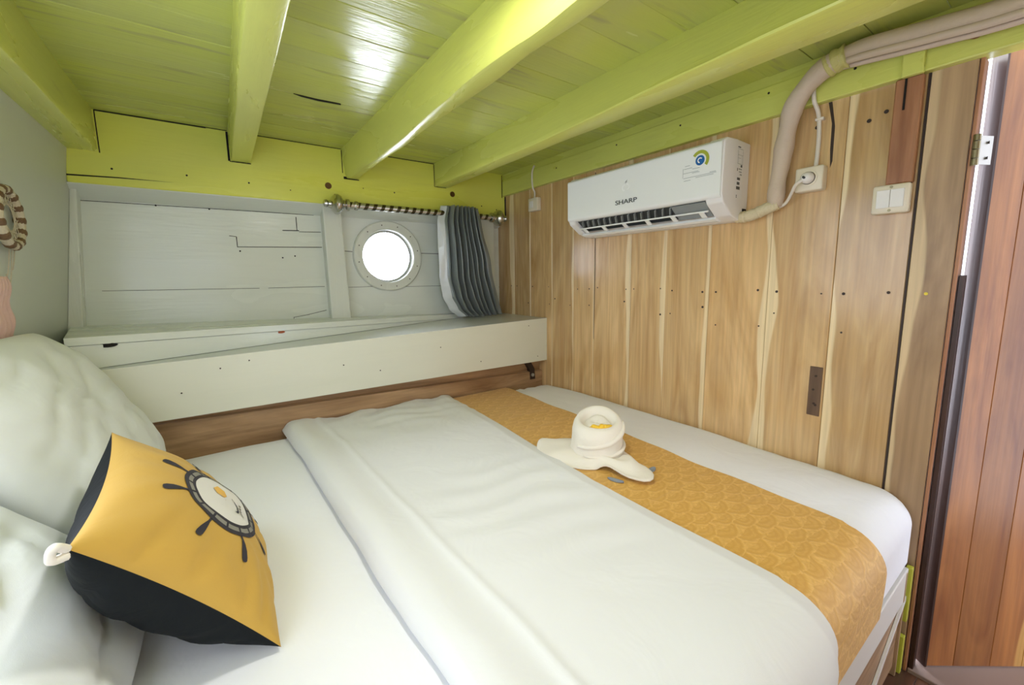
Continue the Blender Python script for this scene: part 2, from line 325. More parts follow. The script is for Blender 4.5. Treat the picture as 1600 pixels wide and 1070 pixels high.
def prism(bm, poly, axis, a, b, bevel=0, mi=0):
    """extrude a 2D polygon along an axis; poly coordinates are the other two axes in order"""
    def P(p, t):
        q = list(p); q.insert('XYZ'.index(axis), t); return q
    A = [bm.verts.new(P(p, a)) for p in poly]; B = [bm.verts.new(P(p, b)) for p in poly]
    n = len(poly); fs = [bm.faces.new(A[::-1]), bm.faces.new(B)]
    for i in range(n): fs.append(bm.faces.new((A[i], A[(i+1) % n], B[(i+1) % n], B[i])))
    bmesh.ops.recalc_face_normals(bm, faces=fs); setmi(fs, mi)
    if bevel:
        es = set(e for f in fs for e in f.edges)
        r = bmesh.ops.bevel(bm, geom=list(es), offset=bevel, segments=2, profile=.5, affect='EDGES'); setmi(r['faces'], mi)
def catmull(pts, n=8):
    P = [Vector(p) for p in pts]; P = [2*P[0]-P[1]]+P+[2*P[-1]-P[-2]]; out = []
    for i in range(1, len(P)-2):
        for k in range(n):
            t = k/n
            out.append(.5*((2*P[i])+(-P[i-1]+P[i+1])*t+(2*P[i-1]-5*P[i]+4*P[i+1]-P[i+2])*t*t+(-P[i-1]+3*P[i]-3*P[i+1]+P[i+2])*t**3))
    out.append(P[-2]); return out
def tube(bm, pts, r, seg=10, n=8, smoothpath=True, rf=None, mi=0, flat=1.0):
    P = catmull(pts, n) if smoothpath else [Vector(p) for p in pts]
    rings = []; prev = None
    for i, p in enumerate(P):
        t = (P[min(i+1, len(P)-1)]-P[max(i-1, 0)]).normalized()
        if prev is None: a = t.orthogonal().normalized()
        else: a = (prev-t*prev.dot(t)).normalized()
        prev = a; b = t.cross(a)
        s = i/(len(P)-1); rr = r*(rf(s) if rf else 1)
        rings.append([bm.verts.new(p+a*math.cos(2*PI*k/seg)*rr+b*math.sin(2*PI*k/seg)*rr*flat) for k in range(seg)])
    fs = []
    for A, B in zip(rings, rings[1:]):
        for k in range(seg): fs.append(bm.faces.new((A[k], A[(k+1) % seg], B[(k+1) % seg], B[k])))
    fs.append(bm.faces.new(rings[0][::-1])); fs.append(bm.faces.new(rings[-1])); setmi(fs, mi)
def lathe(bm, prof, center, axis='Z', seg=40, mi=0, fn=None):
    """prof: list of (r, h)"""
    c = Vector(center); rings = []
    for j, (r, h) in enumerate(prof):
        ring = []
        for k in range(seg):
            a = 2*PI*k/seg
            rr, hh = (r, h) if fn is None else fn(r, h, a)
            u, v = rr*math.cos(a), rr*math.sin(a)
            q = {'Z': (u, v, hh), 'X': (hh, u, v), 'Y': (u, hh, v)}[axis]
            ring.append(bm.verts.new(c+Vector(q)))
        rings.append(ring)
    fs = []
    for A, B in zip(rings, rings[1:]):
        for k in range(seg): fs.append(bm.faces.new((A[k], A[(k+1) % seg], B[(k+1) % seg], B[k])))
    fs.append(bm.faces.new(rings[0][::-1])); fs.append(bm.faces.new(rings[-1])); setmi(fs, mi)
def grid(bm, nu, nv, fn, mi=0, closed_u=False):
    V = [[bm.verts.new(fn(i/(nu if closed_u else nu), j/nv)) for j in range(nv+1)] for i in range(nu+(0 if closed_u else 1))]
    fs = []
    m = len(V)
    for i in range(nu):
        for j in range(nv): fs.append(bm.faces.new((V[i][j], V[(i+1) % m][j], V[(i+1) % m][j+1], V[i][j+1])))
    setmi(fs, mi); return V
def slab(bm, nu, nv, top, bot):
    """closed sheet between two surface functions of (u,v)"""
    A = grid(bm, nu, nv, top); B = grid(bm, nu, nv, bot)
    for i in range(nu):
        bm.faces.new((A[i][0], B[i][0], B[i+1][0], A[i+1][0])); bm.faces.new((A[i][nv], A[i+1][nv], B[i+1][nv], B[i][nv]))
    for j in range(nv):
        bm.faces.new((A[0][j], A[0][j+1], B[0][j+1], B[0][j])); bm.faces.new((A[nu][j], B[nu][j], B[nu][j+1], A[nu][j+1]))
def rbox(bm, x0, x1, y0, y1, z0, z1, r, n=16, fn=None, rbot=None):
    """rounded box on a dense cube grid"""
    c = Vector(((x0+x1)/2, (y0+y1)/2, (z0+z1)/2)); h = Vector(((x1-x0)/2, (y1-y0)/2, (z1-z0)/2)); cache = {}
    def P(q):
        k = tuple(round(t, 5) for t in q)
        if k not in cache:
            p = Vector((q[0]*h.x, q[1]*h.y, q[2]*h.z))
            R3 = r if isinstance(r, tuple) else (r, r, r)
            if rbot and q[2] < 0: R3 = (R3[0], R3[1], rbot)
            inn = Vector([max(-(h[i]-R3[i]), min(h[i]-R3[i], p[i])) for i in range(3)]); d = Vector([(p[i]-inn[i])/R3[i] for i in range(3)])
            if d.length > 1e-9: d = d.normalized(); p = inn+Vector([d[i]*R3[i] for i in range(3)])
            p = p+c
            if fn: p = fn(p)
            cache[k] = bm.verts.new(p)
        return cache[k]
    def warp(t): return math.copysign(1-(1-abs(t))**1.7, t)
    for ax in range(3):
        for s in (-1, 1):
            for i in range(n):
                for j in range(n):
                    q = []
                    for a, b in ((i, j), (i+1, j), (i+1, j+1), (i, j+1)):
                        v = [0, 0, 0]; v[ax] = s; v[(ax+1) % 3] = warp(2*a/n-1); v[(ax+2) % 3] = warp(2*b/n-1); q.append(P(v))
                    bm.faces.new(q)
PID = [0]
def planks(bm, axis, face, edges, lo, hi, thick, normal, gap=.0012, sap=None, dep=None, bevel=.0015, mi=0, tilt=0, tone=None):
    """planks side by side. axis: the long axis; face: (axis letter, coordinate) of the visible face; edges along third axis"""
    L1, L2, L3 = bm.verts.layers.float.get('pid'), bm.verts.layers.float.get('ua'), bm.verts.layers.float.get('sw')
    L4 = bm.verts.layers.float.get('tone')
    third = [a for a in 'XYZ' if a not in (axis, face[0])][0]
    for i in range(len(edges)-1):
        a, b = edges[i]+gap/2, edges[i+1]-gap/2; PID[0] += 1
        d = (dep[i] if dep else random.uniform(-.0012, .0012))
        f0 = face[1]+d; f1 = face[1]-normal*thick
        t = bmesh.new(); rng = {axis: (lo, hi), face[0]: (min(f0, f1), max(f0, f1)), third: (a, b)}
        box(t, *rng['X'], *rng['Y'], *rng['Z'], bevel=bevel, seg=1)
        s = (sap or {}).get(i, 0); ti = 'XYZ'.index(third)
        if tilt:
            tl = random.uniform(-tilt, tilt); fi = 'XYZ'.index(face[0])
            for v in t.verts: v.co[fi] += tl*(v.co[ti]-(a+b)/2)
        m0 = len(bm.verts)
        mapping = {}
        for v in t.verts:
            nv = bm.verts.new(v.co); nv[L4] = (tone or {}).get(i, 0); nv[L1] = PID[0]*.618; nv[L3] = abs(s); nv[L2] = (v.co[ti]-edges[i]) if s >= 0 else (edges[i+1]-v.co[ti]); mapping[v] = nv
        for f in t.faces:
            nf = bm.faces.new([mapping[v] for v in f.verts]); nf.material_index = mi
        t.free()
def pbm():
    bm = bmesh.new()
    for n in ('pid', 'ua', 'sw', 'tone'): bm.verts.layers.float.new(n)
    return bm
def disc(bm, c, r, axis, h=.001, seg=10, mi=1): lathe(bm, [(r, -h), (r, 0), (r*.7, h)], c, axis, seg, mi)

# ------------------------------------------------------------------ room dimensions (metres, camera above x=y=0)
XL, XR, YH, YHULL, ZC, FL = -.46, 1.70, 2.469, 2.57, 2.155, .17

# floor
bm = pbm(); ed = [-1.2+.14*i for i in range(28)]
planks(bm, 'X', ('Z', FL), ed, XL-.25, 2.9, .03, 1)
struct(obj('floor', bm, M['floor']), 'dark plank cabin floor below the bed')

# ceiling: lime planks running across, one split crack
bm = pbm()
ed = [-1.3, -1.12, -.96, -.8, -.62, -.47, -.3, -.16, 0, .16, .3, .46, .62, .76, .92, 1.06, 1.2, 1.34, 1.49, 1.61, 1.74, 1.86, 1.99, 2.12, 2.26, 2.38, 2.62]
planks(bm, 'X', ('Z', ZC), ed, XL-.05, XR+.03, .02, -1, gap=.0008, tilt=.012)
prism(bm, [(.30, 1.853), (.38, 1.858), (.47, 1.852), (.474, 1.862), (.39, 1.872), (.33, 1.866)], 'Z', ZC-.0016, ZC+.004, mi=1)
prism(bm, [(.12, 1.62), (.2, 1.63), (.22, 1.634), (.14, 1.63)], 'Z', ZC-.0014, ZC+.004, mi=1)
struct(obj('ceiling', bm, [M['lime_ceil'], M['gap']]), 'lime green painted plank ceiling')

# left wall: flat white panel
bm = bmesh.new()
def xw(z): return XL-.118*(1.87-z)      # the panel leans outward towards the floor
def panel_piece(ya, yb, za, zb): hexa(bm, [(xw(z)-t, y, z) for t in (.03, 0) for y in (ya, yb) for z in (za, zb)])
WY0, WY1, WZ0, WZ1 = -.45, 1.33, 1.16, 2.0     # unseen opening added in the panel to bring sky light onto the wood wall
for p_ in ((WY1, 2.64, FL, 2.2), (-1.2, WY0, FL, 2.2), (WY0, WY1, FL, WZ0), (WY0, WY1, WZ1, 2.2)): panel_piece(*p_)
struct(obj('wall_left', bm, M['wall_white']), 'flat white panel wall beside the pillows')

# hull wall behind (white planks), with the round porthole opening
PCX, PCZ, PR0, PR1 = .876, 1.588, .158, .212
bm = pbm()
def patch_plane(x0, x1, z0, z1, y):
    N = 64; circ = []; rect = []
    for k in range(N):
        a = 2*PI*k/N; c, s = math.cos(a), math.sin(a)
        circ.append((PCX+PR0*c, PCZ+PR0*s))
        t = min(((x1-PCX) if c > 0 else (x0-PCX))/c if abs(c) > 1e-9 else 1e9, ((z1-PCZ) if s > 0 else (z0-PCZ))/s if abs(s) > 1e-9 else 1e9)
        rect.append((PCX+t*c, PCZ+t*s))
    for (yy) in (y, y+.05):
        A = [bm.verts.new((p[0], yy, p[1])) for p in circ]; B = [bm.verts.new((p[0], yy, p[1])) for p in rect]
        for k in range(N): bm.faces.new((A[k], A[(k+1) % N], B[(k+1) % N], B[k]))
        if yy == y: A0 = A
        else:
            for k in range(N): bm.faces.new((A0[k], A0[(k+1) % N], A[(k+1) % N], A[k]))
    for sx in (x0, x1):
        for sz in (z0, z1):
            c1 = min(rect, key=lambda p: abs(p[0]-sx)*9+abs(p[1]-sz)); c2 = min(rect, key=lambda p: abs(p[0]-sx)+abs(p[1]-sz)*9)
            if c1 != c2 and abs(c1[0]-sx) < 1e-6 and abs(c2[1]-sz) < 1e-6:
                bm.faces.new([bm.verts.new((sx, y, sz)), bm.verts.new((c1[0], y, c1[1])), bm.verts.new((c2[0], y, c2[1]))])
patch_plane(PCX-.23, PCX+.23, PCZ-.23, PCZ+.26, YHULL)
x0, x1, z0, z1 = PCX-.23, PCX+.23, PCZ-.23, PCZ+.26
zl, zu = .9, 2.2
for a in ((XL-.2, x0, zl, zu), (x1, XR+.03, zl, zu), (x0, x1, zl, z0), (x0, x1, z1, zu)):
    box(bm, a[0], a[1], YHULL, YHULL+.05, a[2], a[3])
# painted-over seams between the hull planks (dark open joints)
def seam(xa, za, xb, zb, t=.003):
    d = Vector((xb-xa, 0, zb-za)); n = Vector((-d.z, 0, d.x)).normalized()*t/2
    pts = [(xa-n.x, za-n.z), (xb-n.x, zb-n.z), (xb+n.x*.8, zb+n.z*.8), (xa+n.x*.6, za+n.z*.6)]
    prism(bm, pts, 'Y', YHULL-.0012, YHULL+.001, mi=1)
seam(.10, 1.621, .50, 1.632, .004); seam(-.42, 1.412, .18, 1.409, .0022); seam(.22, 1.409, .5, 1.411, .0025)
seam(.10, 1.621, .10, 1.672, .004); seam(.10, 1.672, .07, 1.675, .003); seam(.38, 1.716, .38, 1.79, .004); seam(.31, 1.715, .39, 1.718, .005); seam(.39, 1.712, .5, 1.715, .003)
seam(.40, 1.255, .5, 1.275, .003); seam(.33, 1.245, .41, 1.256, .003); seam(.33, 1.245, .33, 1.232, .003)
seam(.62, 1.615, .68, 1.61, .004); seam(1.08, 1.612, 1.5, 1.612, .004); seam(.63, 1.403, .78, 1.405, .0025); seam(.98, 1.4, 1.5, 1.398, .0025)
seam(-.455, 1.80, .47, 1.806, .003)
for x, z in ((.11, 1.60), (.3, 1.57), (.36, 1.58), (-.2, 1.80), (.0, 1.8)): disc(bm, (x, YHULL-.001, z), .004, 'Y', mi=1)
struct(obj('wall_back', bm, [M['white_x'], M['gap']]), 'white gloss hull planking above the shelf')

# white posts of the hull
def post(name, x0, x1, y0, ztop, zbot, label):
    bm = bmesh.new(); box(bm, x0, x1, y0, YHULL, zbot, ztop, bevel=.006)
    return struct(obj(name, bm, M['white_z']), label)
bm = bmesh.new(); hexa(bm, [(.512, 2.495, 1.18), (.502, 2.495, 1.86), (.512, 2.57, 1.18), (.502, 2.57, 1.86), (.618, 2.495, 1.18), (.598, 2.495, 1.86), (.618, 2.57, 1.18), (.598, 2.57, 1.86)], bevel=.006)
struct(obj('trim_1', bm, M['white_z']), 'white painted hull rib left of the porthole')
bm = bmesh.new(); box(bm, 1.50, 1.62, 2.50, 2.57, 1.18, 1.86, bevel=.006)
struct(obj('trim_2', bm, M['white_z']), 'white painted hull rib behind the curtain at the wood wall')
bm = bmesh.new(); hexa(bm, [(xw(1.2), 2.51, 1.2), (xw(1.86), 2.51, 1.86), (xw(1.2), 2.57, 1.2), (xw(1.86), 2.57, 1.86), (xw(1.2)+.05, 2.51, 1.2), (xw(1.86)+.02, 2.51, 1.86), (xw(1.2)+.05, 2.57, 1.2), (xw(1.86)+.02, 2.57, 1.86)], bevel=.004)
struct(obj('trim_3', bm, M['white_z']), 'narrow white post in the corner by the white panel wall')
# header: lime board with white soffit
bm = bmesh.new(); box(bm, XL, XR, YH, YHULL+.05, 1.856, ZC+.01, bevel=.006)
for x, z, r in ((-.32, 1.925, .004), (-.07, 1.93, .004), (.17, 1.925, .004), (.72, 1.96, .003), (.9, 1.955, .004), (1.5, 1.93, .004), (1.62, 1.915, .004), (.35, 1.91, .003)): disc(bm, (x, YH-.001, z), r, 'Y', mi=1)
for x, z in ((.535, 1.953), (1.283, 1.985)): lathe(bm, [(.017, -.0015), (.017, 0), (.012, .001)], (x, YH-.001, z), 'Y', 16, mi=2)
for x_0, x_1, z_0, z_1 in ((-.352, -.3485, 1.985, 2.155), (.094, .1025, 2.018, 2.15), (.10, .186, 2.0145, 2.0185), (-.35, .02, 2.1505, 2.156), (.02, .10, 2.153, 2.156), (.19, .612, 2.1525, 2.156), (.612, .6155, 2.03, 2.15), (.625, .70, 1.999, 2.004), (.618, .645, 1.999, 2.012), (.72, 1.16, 2.152, 2.156), (1.158, 1.1615, 2.02, 2.15), (1.16, 1.24, 2.017, 2.020), (1.666, 1.671, 2.0, 2.15), (1.69, 1.70, 1.856, 2.01)):
    box(bm, x_0, x_1, YH-.0015, YH+.002, z_0, z_1, mi=1)
prism(bm, [(-.458, 1.888), (-.30, 1.893), (-.12, 1.893), (-.30, 1.889), (-.458, 1.882)], 'Y', YH-.0012, YH+.002, mi=1)
struct(obj('trim_4', bm, [M['lime_x'], M['gap'], M['screw']]), 'lime green header board over the porthole')
bm = bmesh.new(); prism(bm, [(YH+.004, 1.8565), (YH+.006, 1.852), (YHULL-.0005, 1.806), (YHULL-.0005, 1.8565)], 'X', xw(1.83), XR)
struct(obj('trim_5', bm, M['white_x']), 'white soffit under the lime header board')

# ------------------------------------------------------------------ ceiling beams (each its own thing)
def beam(name, stations, z0, label, chamfer=.008, wob=.004, zt=ZC+.004, cuts=()):
    """stations: list of (y, x left bottom, x right bottom, x left top, x right top)"""
    bm = bmesh.new(); n = 60; rings = []
    y0, y1 = stations[0][0], stations[-1][0]
    def lerp(y):
        for a, b in zip(stations, stations[1:]):
            if a[0] <= y <= b[0]:
                t = (y-a[0])/(b[0]-a[0]); return [p+(q-p)*t for p, q in zip(a[1:], b[1:])]
        return list(stations[-1][1:])
    for i in range(n+1):
        y = y0+(y1-y0)*i/n; a, b, c, d = lerp(y); s = len(name)+label.__len__()
        wl = noise.noise((y*3.1, s, 0))*wob; wr = noise.noise((y*3.1, s, 9))*wob; wz = noise.noise((y*2.3, s, 4))*wob*.6
        zb = z0+wz; h = chamfer*(1+.6*noise.noise((y*5, s, 7)))
        a += wl; b += wr
        pts = [(c, zt), (c+(a-c)*.75, zb+h*3), (a, zb+h), (a+h*.35, zb+h*.3), (a+h, zb), (b-h, zb), (b-h*.35, zb+h*.3), (b, zb+h), (d+(b-d)*.75, zb+h*3), (d, zt)]
        rings.append([bm.verts.new((p[0], y, p[1])) for p in pts])
    m = len(rings[0])
    for A, B in zip(rings, rings[1:]):
        for k in range(m): bm.faces.new((A[k], A[(k+1) % m], B[(k+1) % m], B[k]))
    bm.faces.new(rings[0][::-1]); bm.faces.new(rings[-1])
    for (x, y, zc, dz) in cuts: box(bm, x-.0015, x+.003, y-.002, y+.002, zc, zc+dz, mi=1)
    return tag(obj(name, bm, [M['lime_y'], M['gap']], smooth=35), label, 'beam', 'ceiling beams')
beam('ceiling_beam', [(-.6, XL+.001, -.352, XL+.001, -.352), (2.469, XL+.001, -.357, XL+.001, -.357)], 1.99, 'lime green ceiling beam running along the top of the white panel wall', wob=.003)
beam('ceiling_beam.001', [(-.6, .085, .165, .08, .17), (2.469, .105, .186, .103, .188)], 2.02, 'narrow lime green ceiling beam second from the white panel wall', wob=.003, chamfer=.006)
beam('ceiling_beam.002', [(-.6, .64, .72, .62, .735), (.82, .642, .703, .622, .72), (.86, .636, .703, .622, .72), (1.12, .631, .70, .622, .71), (1.74, .66, .697, .618, .71), (2.3, .645, .695, .614, .705), (2.469, .632, .70, .614, .705)], 2.006, 'thick glossy lime green ceiling beam with worn edges ending above the curtain rod', wob=.01, chamfer=.011)
beam('ceiling_beam.003', [(-.6, 1.10, 1.29, 1.18, 1.30), (.45, 1.135, 1.275, 1.182, 1.28), (1.04, 1.155, 1.262, 1.172, 1.268), (1.42, 1.174, 1.256, 1.17, 1.262), (2.469, 1.165, 1.258, 1.161, 1.262)], 2.021, 'lime green ceiling beam next to the wood plank wall and air conditioner', wob=.004, chamfer=.007)
# lime plank above the wood wall
bm = bmesh.new(); box(bm, 1.672, XR+.03, -.9, YH, 2.011, 2.12, bevel=.004); box(bm, 1.68, XR+.03, -.9, YH, 2.12, ZC+.005, bevel=.002)
box(bm, 1.655, 1.674, .338, .385, 2.006, 2.10, bevel=.003)
for y in (1.9, 1.45, 1.1, .75, .5): disc(bm, (1.6712, y, 2.09+.01*math.sin(y*9)), .004, 'X', mi=1)
lathe(bm, [(.016, -.002), (.016, 0), (.01, .001)], (1.671, .245, 2.07), 'X', 14, mi=2)
struct(obj('trim_6', bm, [M['lime_y'], M['gap'], M['redwood']]), 'lime green plank along the top of the wood wall')

# ------------------------------------------------------------------ wood plank wall
bm = pbm()
ed = [.3335, .515, .72, .952, 1.163, 1.366, 1.617, 1.78, 1.97, 2.19, 2.374, 2.6]
sap = {0: -.024, 1: -.03, 2: .030, 3: .020, 4: .020, 5: .034, 6: .006, 7: .014, 8: .014, 9: .012, 10: .05}
planks(bm, 'Z', ('X', XR), ed, FL, 2.03, .03, -1, gap=.001, sap=sap, tone={0: -.17, 1: -.04, 2: .06, 3: -.07, 4: -.02, 5: .05, 6: .0, 7: -.05, 8: -.03, 9: -.12, 10: -.1})
box(bm, XR+.012, XR+.028, .33, 2.6, FL, 2.03, mi=1)
for i in range(len(ed)-1):
    for z in (1.385, 1.30 if i % 2 else 1.27):
        for k, e in enumerate((ed[i]+.03, ed[i+1]-.03)):
            if random.random() < (.95 if z > 1.35 else .55): disc(bm, (XR-.0015, e+random.uniform(-.008, .008), z+random.uniform(-.008, .006) if z > 1.35 else z+random.uniform(-.03, .02)), random.uniform(.0028, .005), 'X', mi=1)
for y, z in ((.60, 1.94), (.46, 1.92), (.42, 1.935), (.72, 1.885), (.70, 1.83)): disc(bm, (XR-.0015, y, z), .006, 'X', mi=1)
# black split above the socket, the open joint by the door post, a drip crack
prism(bm, [(.572, 2.01), (.562, 2.01), (.549, 1.93), (.548, 1.82), (.553, 1.80), (.557, 1.86), (.558, 1.94)], 'X', XR-.0018, XR+.002, mi=1)
prism(bm, [(1.617, 2.0), (1.612, 2.0), (1.606, 1.5), (1.612, 1.1), (1.614, 1.1), (1.611, 1.5)], 'X', XR-.0018, XR+.002, mi=1)
box(bm, XR-.0012, XR+.01, .3285, .3335, FL, 2.03, mi=1)
struct(obj('wall_right', bm, [M['wood'], M['nail']]), 'varnished brown plank wall carrying the air conditioner')
# dark patch let into the planks
bm = pbm(); planks(bm, 'Z', ('X', XR-.003), [.521, .561], .945, 1.123, .01, -1, gap=.001)
for y, z in ((.54, 1.09), (.545, 1.04), (.535, .985), (.54, .99)): disc(bm, (XR-.0045, y, z), .004, 'X', mi=1)
p = obj('wood_patch', bm, [M['patch'], M['nail']]); tag(p, 'small dark wooden patch let into the wood wall above the white sheet', 'patch')
# door post
bm = pbm(); planks(bm, 'Z', ('X', XR-.002), [.236, .328], FL, 2.02, .04, -1, sap={0: -.03}, dep=[0])
disc(bm, (XR-.0035, .285, 1.387), .0045, 'X', mi=1)
struct(obj('trim_7', bm, [M['post'], simple('yellow_paint_spot', '#e6cf2e', .4)]), 'pale brown door post plank beside the open door')
bm = pbm(); planks(bm, 'Z', ('X', XR-.001), [.226, .2355], FL, 2.015, .06, -1)
struct(obj('trim_8', bm, M['redwood']), 'thin reddish door jamb edge')
bm = pbm(); planks(bm, 'Z', ('X', XR+.012), [.212, .2255], FL, 1.44, .03, -1)  # added strip, keeps sky light out of the lower door slit
struct(obj('trim_10', bm, M['darkdoor']), 'dark strip added at the hinge side to block the lower light slit')
# red batten above the switch
bm = pbm(); planks(bm, 'Z', ('X', XR-.028), [.338, .40], 1.713, 2.008, .028, -1, bevel=.003); box(bm, XR-.0295, XR-.02, .373, .378, 1.92, 2.005, mi=1)
p = obj('wooden_batten', bm, [M['redwood'], M['gap']]); tag(p, 'reddish brown wooden batten running from the white switch up to the lime plank', 'batten')
# remaining wall beyond the doorway
bm = pbm(); planks(bm, 'Z', ('X', XR), [-1.2, -1.05, -.9, -.75, -.6, -.45], FL, 2.03, .03, -1, gap=.001)
struct(obj('wall_right.001', bm, M['wood']), 'plank wall beyond the doorway')

bm = pbm(); planks(bm, 'Z', ('Y', -1.2), [.1, .3, .5, .7, .9, 1.1, 1.3, 1.5, 1.7], FL, 2.15, .03, 1, gap=.001)  # unseen partial wall, added to hold back light falling on the near bed
struct(obj('wall_light_blocker', bm, M['wood']), 'unseen plank partition behind the camera, added to cut the rear light')
# ------------------------------------------------------------------ door leaf, standing open outward
hx, hy = 1.752, .190
d = Vector((.80, -.60, 0)).normalized(); nrm = Vector((-d.y, d.x, 0))    # nrm points out of the cabin
door = thing('door_1', 'reddish brown plank door swung open beside the wood wall', 'door', (hx, hy, FL))
door['kind'] = 'structure'
def dpt(s, t, z): return Vector((hx, hy, 0))+d*s+nrm*t+Vector((0, 0, z))
bm = pbm(); L1, L2, L3 = (bm.verts.layers.float.get(n) for n in ('pid', 'ua', 'sw'))
ed = [0, .085, .20, .30, .42, .54, .66]; sp = {2: -.03, 1: 0, 3: .02}
for i in range(len(ed)-1):
    PID[0] += 1; t = bmesh.new(); hexa(t, [dpt(s, q, z) for s in (ed[i]+.0005, ed[i+1]-.0005) for q in (0, .035) for z in (.19, 2.08)], bevel=.0015)
    mp = {}
    for v in t.verts:
        nv = bm.verts.new(v.co); nv[L1] = PID[0]*.618; s = (v.co-Vector((hx, hy, v.co.z))).dot(d); w_ = sp.get(i, 0); nv[L3] = abs(w_); nv[L2] = s-ed[i] if w_ >= 0 else ed[i+1]-s; mp[v] = nv
    for f in t.faces: bm.faces.new([mp[v] for v in f.verts])
    t.free()
obj('door_panel', bm, M['door'], door)
bm = pbm(); hexa(bm, [dpt(s, q, z) for s in (-.006, 0.0) for q in (-.002, .036) for z in (.188, 2.082)])
o = obj('door_edge', bm, M['darkdoor'], door); o['label'] = 'dark door edge'
# hinge
bm = bmesh.new()
for k, (z0, z1) in enumerate(((1.735, 1.752), (1.754, 1.775), (1.777, 1.797), (1.799, 1.815))): lathe(bm, [(.008, z0), (.008, z1)], (1.695, .222, 0), 'Z', 14)
hg = obj('hinge', bm, M['brass'], door, smooth=40); hg['label'] = 'aged brass hinge'
bm = bmesh.new(); hexa(bm, [Vector((1.697, .222, 0))+Vector((.68, -.35, 0)).normalized()*s+Vector((-.3, -.7, 0)).normalized()*q+Vector((0, 0, z)) for s in (0, .05) for q in (0, .002) for z in (1.738, 1.812)])
for z in (1.755, 1.795): disc(bm, (1.725, .203, z), .004, 'Y', mi=1)
obj('hinge_plate', bm, [M['steel'], M['nail']], hg)
bm = bmesh.new(); box(bm, 1.705, 2.5, -.62, .225, FL-.005, FL+.012, bevel=.003)
struct(obj('trim_9', bm, simple('worn_grey_threshold', '#8f786c', .5, var=.2)), 'worn pale threshold below the open door')

# ------------------------------------------------------------------ porthole
win = thing('window_1', 'round white porthole with bright daylight beside the grey curtain', 'window', (PCX, YHULL, PCZ)); win['kind'] = 'structure'
bm = bmesh.new(); lathe(bm, [(PR0, .05), (PR0, -.022), (PR0+.006, -.027), (PR1-.006, -.027), (PR1, -.02), (PR1, 0)], (PCX, YHULL, PCZ), 'Y', 72)
for f in [f for f in bm.faces if len(f.verts) > 8]: bm.faces.remove(f)
for k in range(12):
    a = 2*PI*k/12+.2; disc(bm, (PCX+.187*math.cos(a), YHULL-.0275, PCZ+.187*math.sin(a)), .0035, 'Y', mi=1)
obj('porthole_ring', bm, [M['white_z'], M['nail']], win, smooth=30)
bm = bmesh.new(); lathe(bm, [(PR0-.012, .02), (PR0-.012, .03), (PR0+.0, .03), (PR0+.0, .02)], (PCX, YHULL, PCZ), 'Y', 64)
for f in [f for f in bm.faces if len(f.verts) > 8]: bm.faces.remove(f)
obj('gasket', bm, M['white_z'], win, smooth=30)
bm = bmesh.new(); lathe(bm, [(PR0-.001, .022), (PR0-.001, .028)], (PCX, YHULL, PCZ), 'Y', 64)
obj('glass_pane', bm, M['glass'], win)

# ------------------------------------------------------------------ ledge, shelf, back board
bm = bmesh.new()
def zt(x): return 1.243-.030*x
def ya(x): return 2.055+(x+.42)*.258
def zs(x): return 1.139+.051*(x-XL)/(XR-XL)
for lo_, hi_, dy in ((lambda x: zs(x)+.001, lambda x: zt(x)-.026, 0), (lambda x: zt(x)-.025, lambda x: zt(x)+.004, -.006)):
    pts = []
    for x in (None, 1.36):
        for yy in (0, 1):
            for fz in (lo_, hi_):
                xx = x if x is not None else (-.447 if yy == 0 else xw(1.22)+.004)
                pts.append((xx, min(ya(xx), 2.56)+dy if yy == 0 else YHULL-.001, fz(xx)))
    hexa(bm, pts, bevel=.002)
def ell(cx_, cz_, rx, rz, mi): prism(bm, [(cx_+rx*math.cos(t*PI/10), cz_+rz*math.sin(t*PI/10)) for t in range(20)], 'Y', ya(cx_)-.003, ya(cx_)+.01, mi=mi)
ell(-.345, zt(-.345)-.031, .027, .008, 1); ell(.225, zt(.225)-.030, .017, .006, 2)
led = obj('ledge', bm, [M['white_x'], M['gap'], simple('rust_spot', '#a3542f', .7)]); tag(led, 'white stepped ledge tapering along the hull planks behind the shelf', 'ledge')
bm = bmesh.new()
hexa(bm, [(xw(.921)+.001, 2.02, .921), (xw(1.137)+.001, 2.02, 1.137), (xw(.921)+.001, 2.55, .921), (xw(1.137)+.001, 2.55, 1.137), (XR, 2.02, .915), (XR, 2.02, 1.190), (XR, 2.55, .915), (XR, 2.55, 1.190)], bevel=.003)
top = [f for f in bm.faces if f.normal.z > .9]
setmi(top, 1)
for x, z in ((.08, 1.12), (.45, 1.05), (.62, 1.0), (-.02, 1.10), (.95, 1.08), (1.2, .97), (1.55, 1.15), (1.62, .95), (-.15, 1.02)): disc(bm, (x, 2.019, z), .003, 'Y', mi=2)
sh = obj('shelf', bm, [M['shelf'], M['shelf_top'], M['nail']]); tag(sh, 'deep white boxed shelf running along the hull above the bed', 'shelf')
bm = pbm(); planks(bm, 'X', ('Y', 2.10), [.35, .62, .914], XL-.1, XR, .03, -1, gap=.004)
pv = len(bm.verts); bm.verts.ensure_lookup_table(); n0 = len(bm.verts)
hexa(bm, [(XL-.1, 2.073, .62), (XL-.1, 2.073, .904), (XL-.1, 2.10, .62), (XL-.1, 2.10, .907), (XR, 2.073, .62), (XR, 2.073, .838), (XR, 2.10, .62), (XR, 2.10, .841)], bevel=.002)
bm.verts.ensure_lookup_table(); lp = bm.verts.layers.float.get('pid')
for v in bm.verts[n0:]: v[lp] = 91.3
prism(bm, [(1.56, .914), (1.60, .914), (1.635, .86), (1.64, .79), (1.60, .79), (1.595, .86)], 'Y', 2.0705, 2.105, mi=1)
lathe(bm, [(.011, -.008), (.011, 0), (.006, .002)], (1.615, 2.069, .82), 'Y', 12, mi=2)
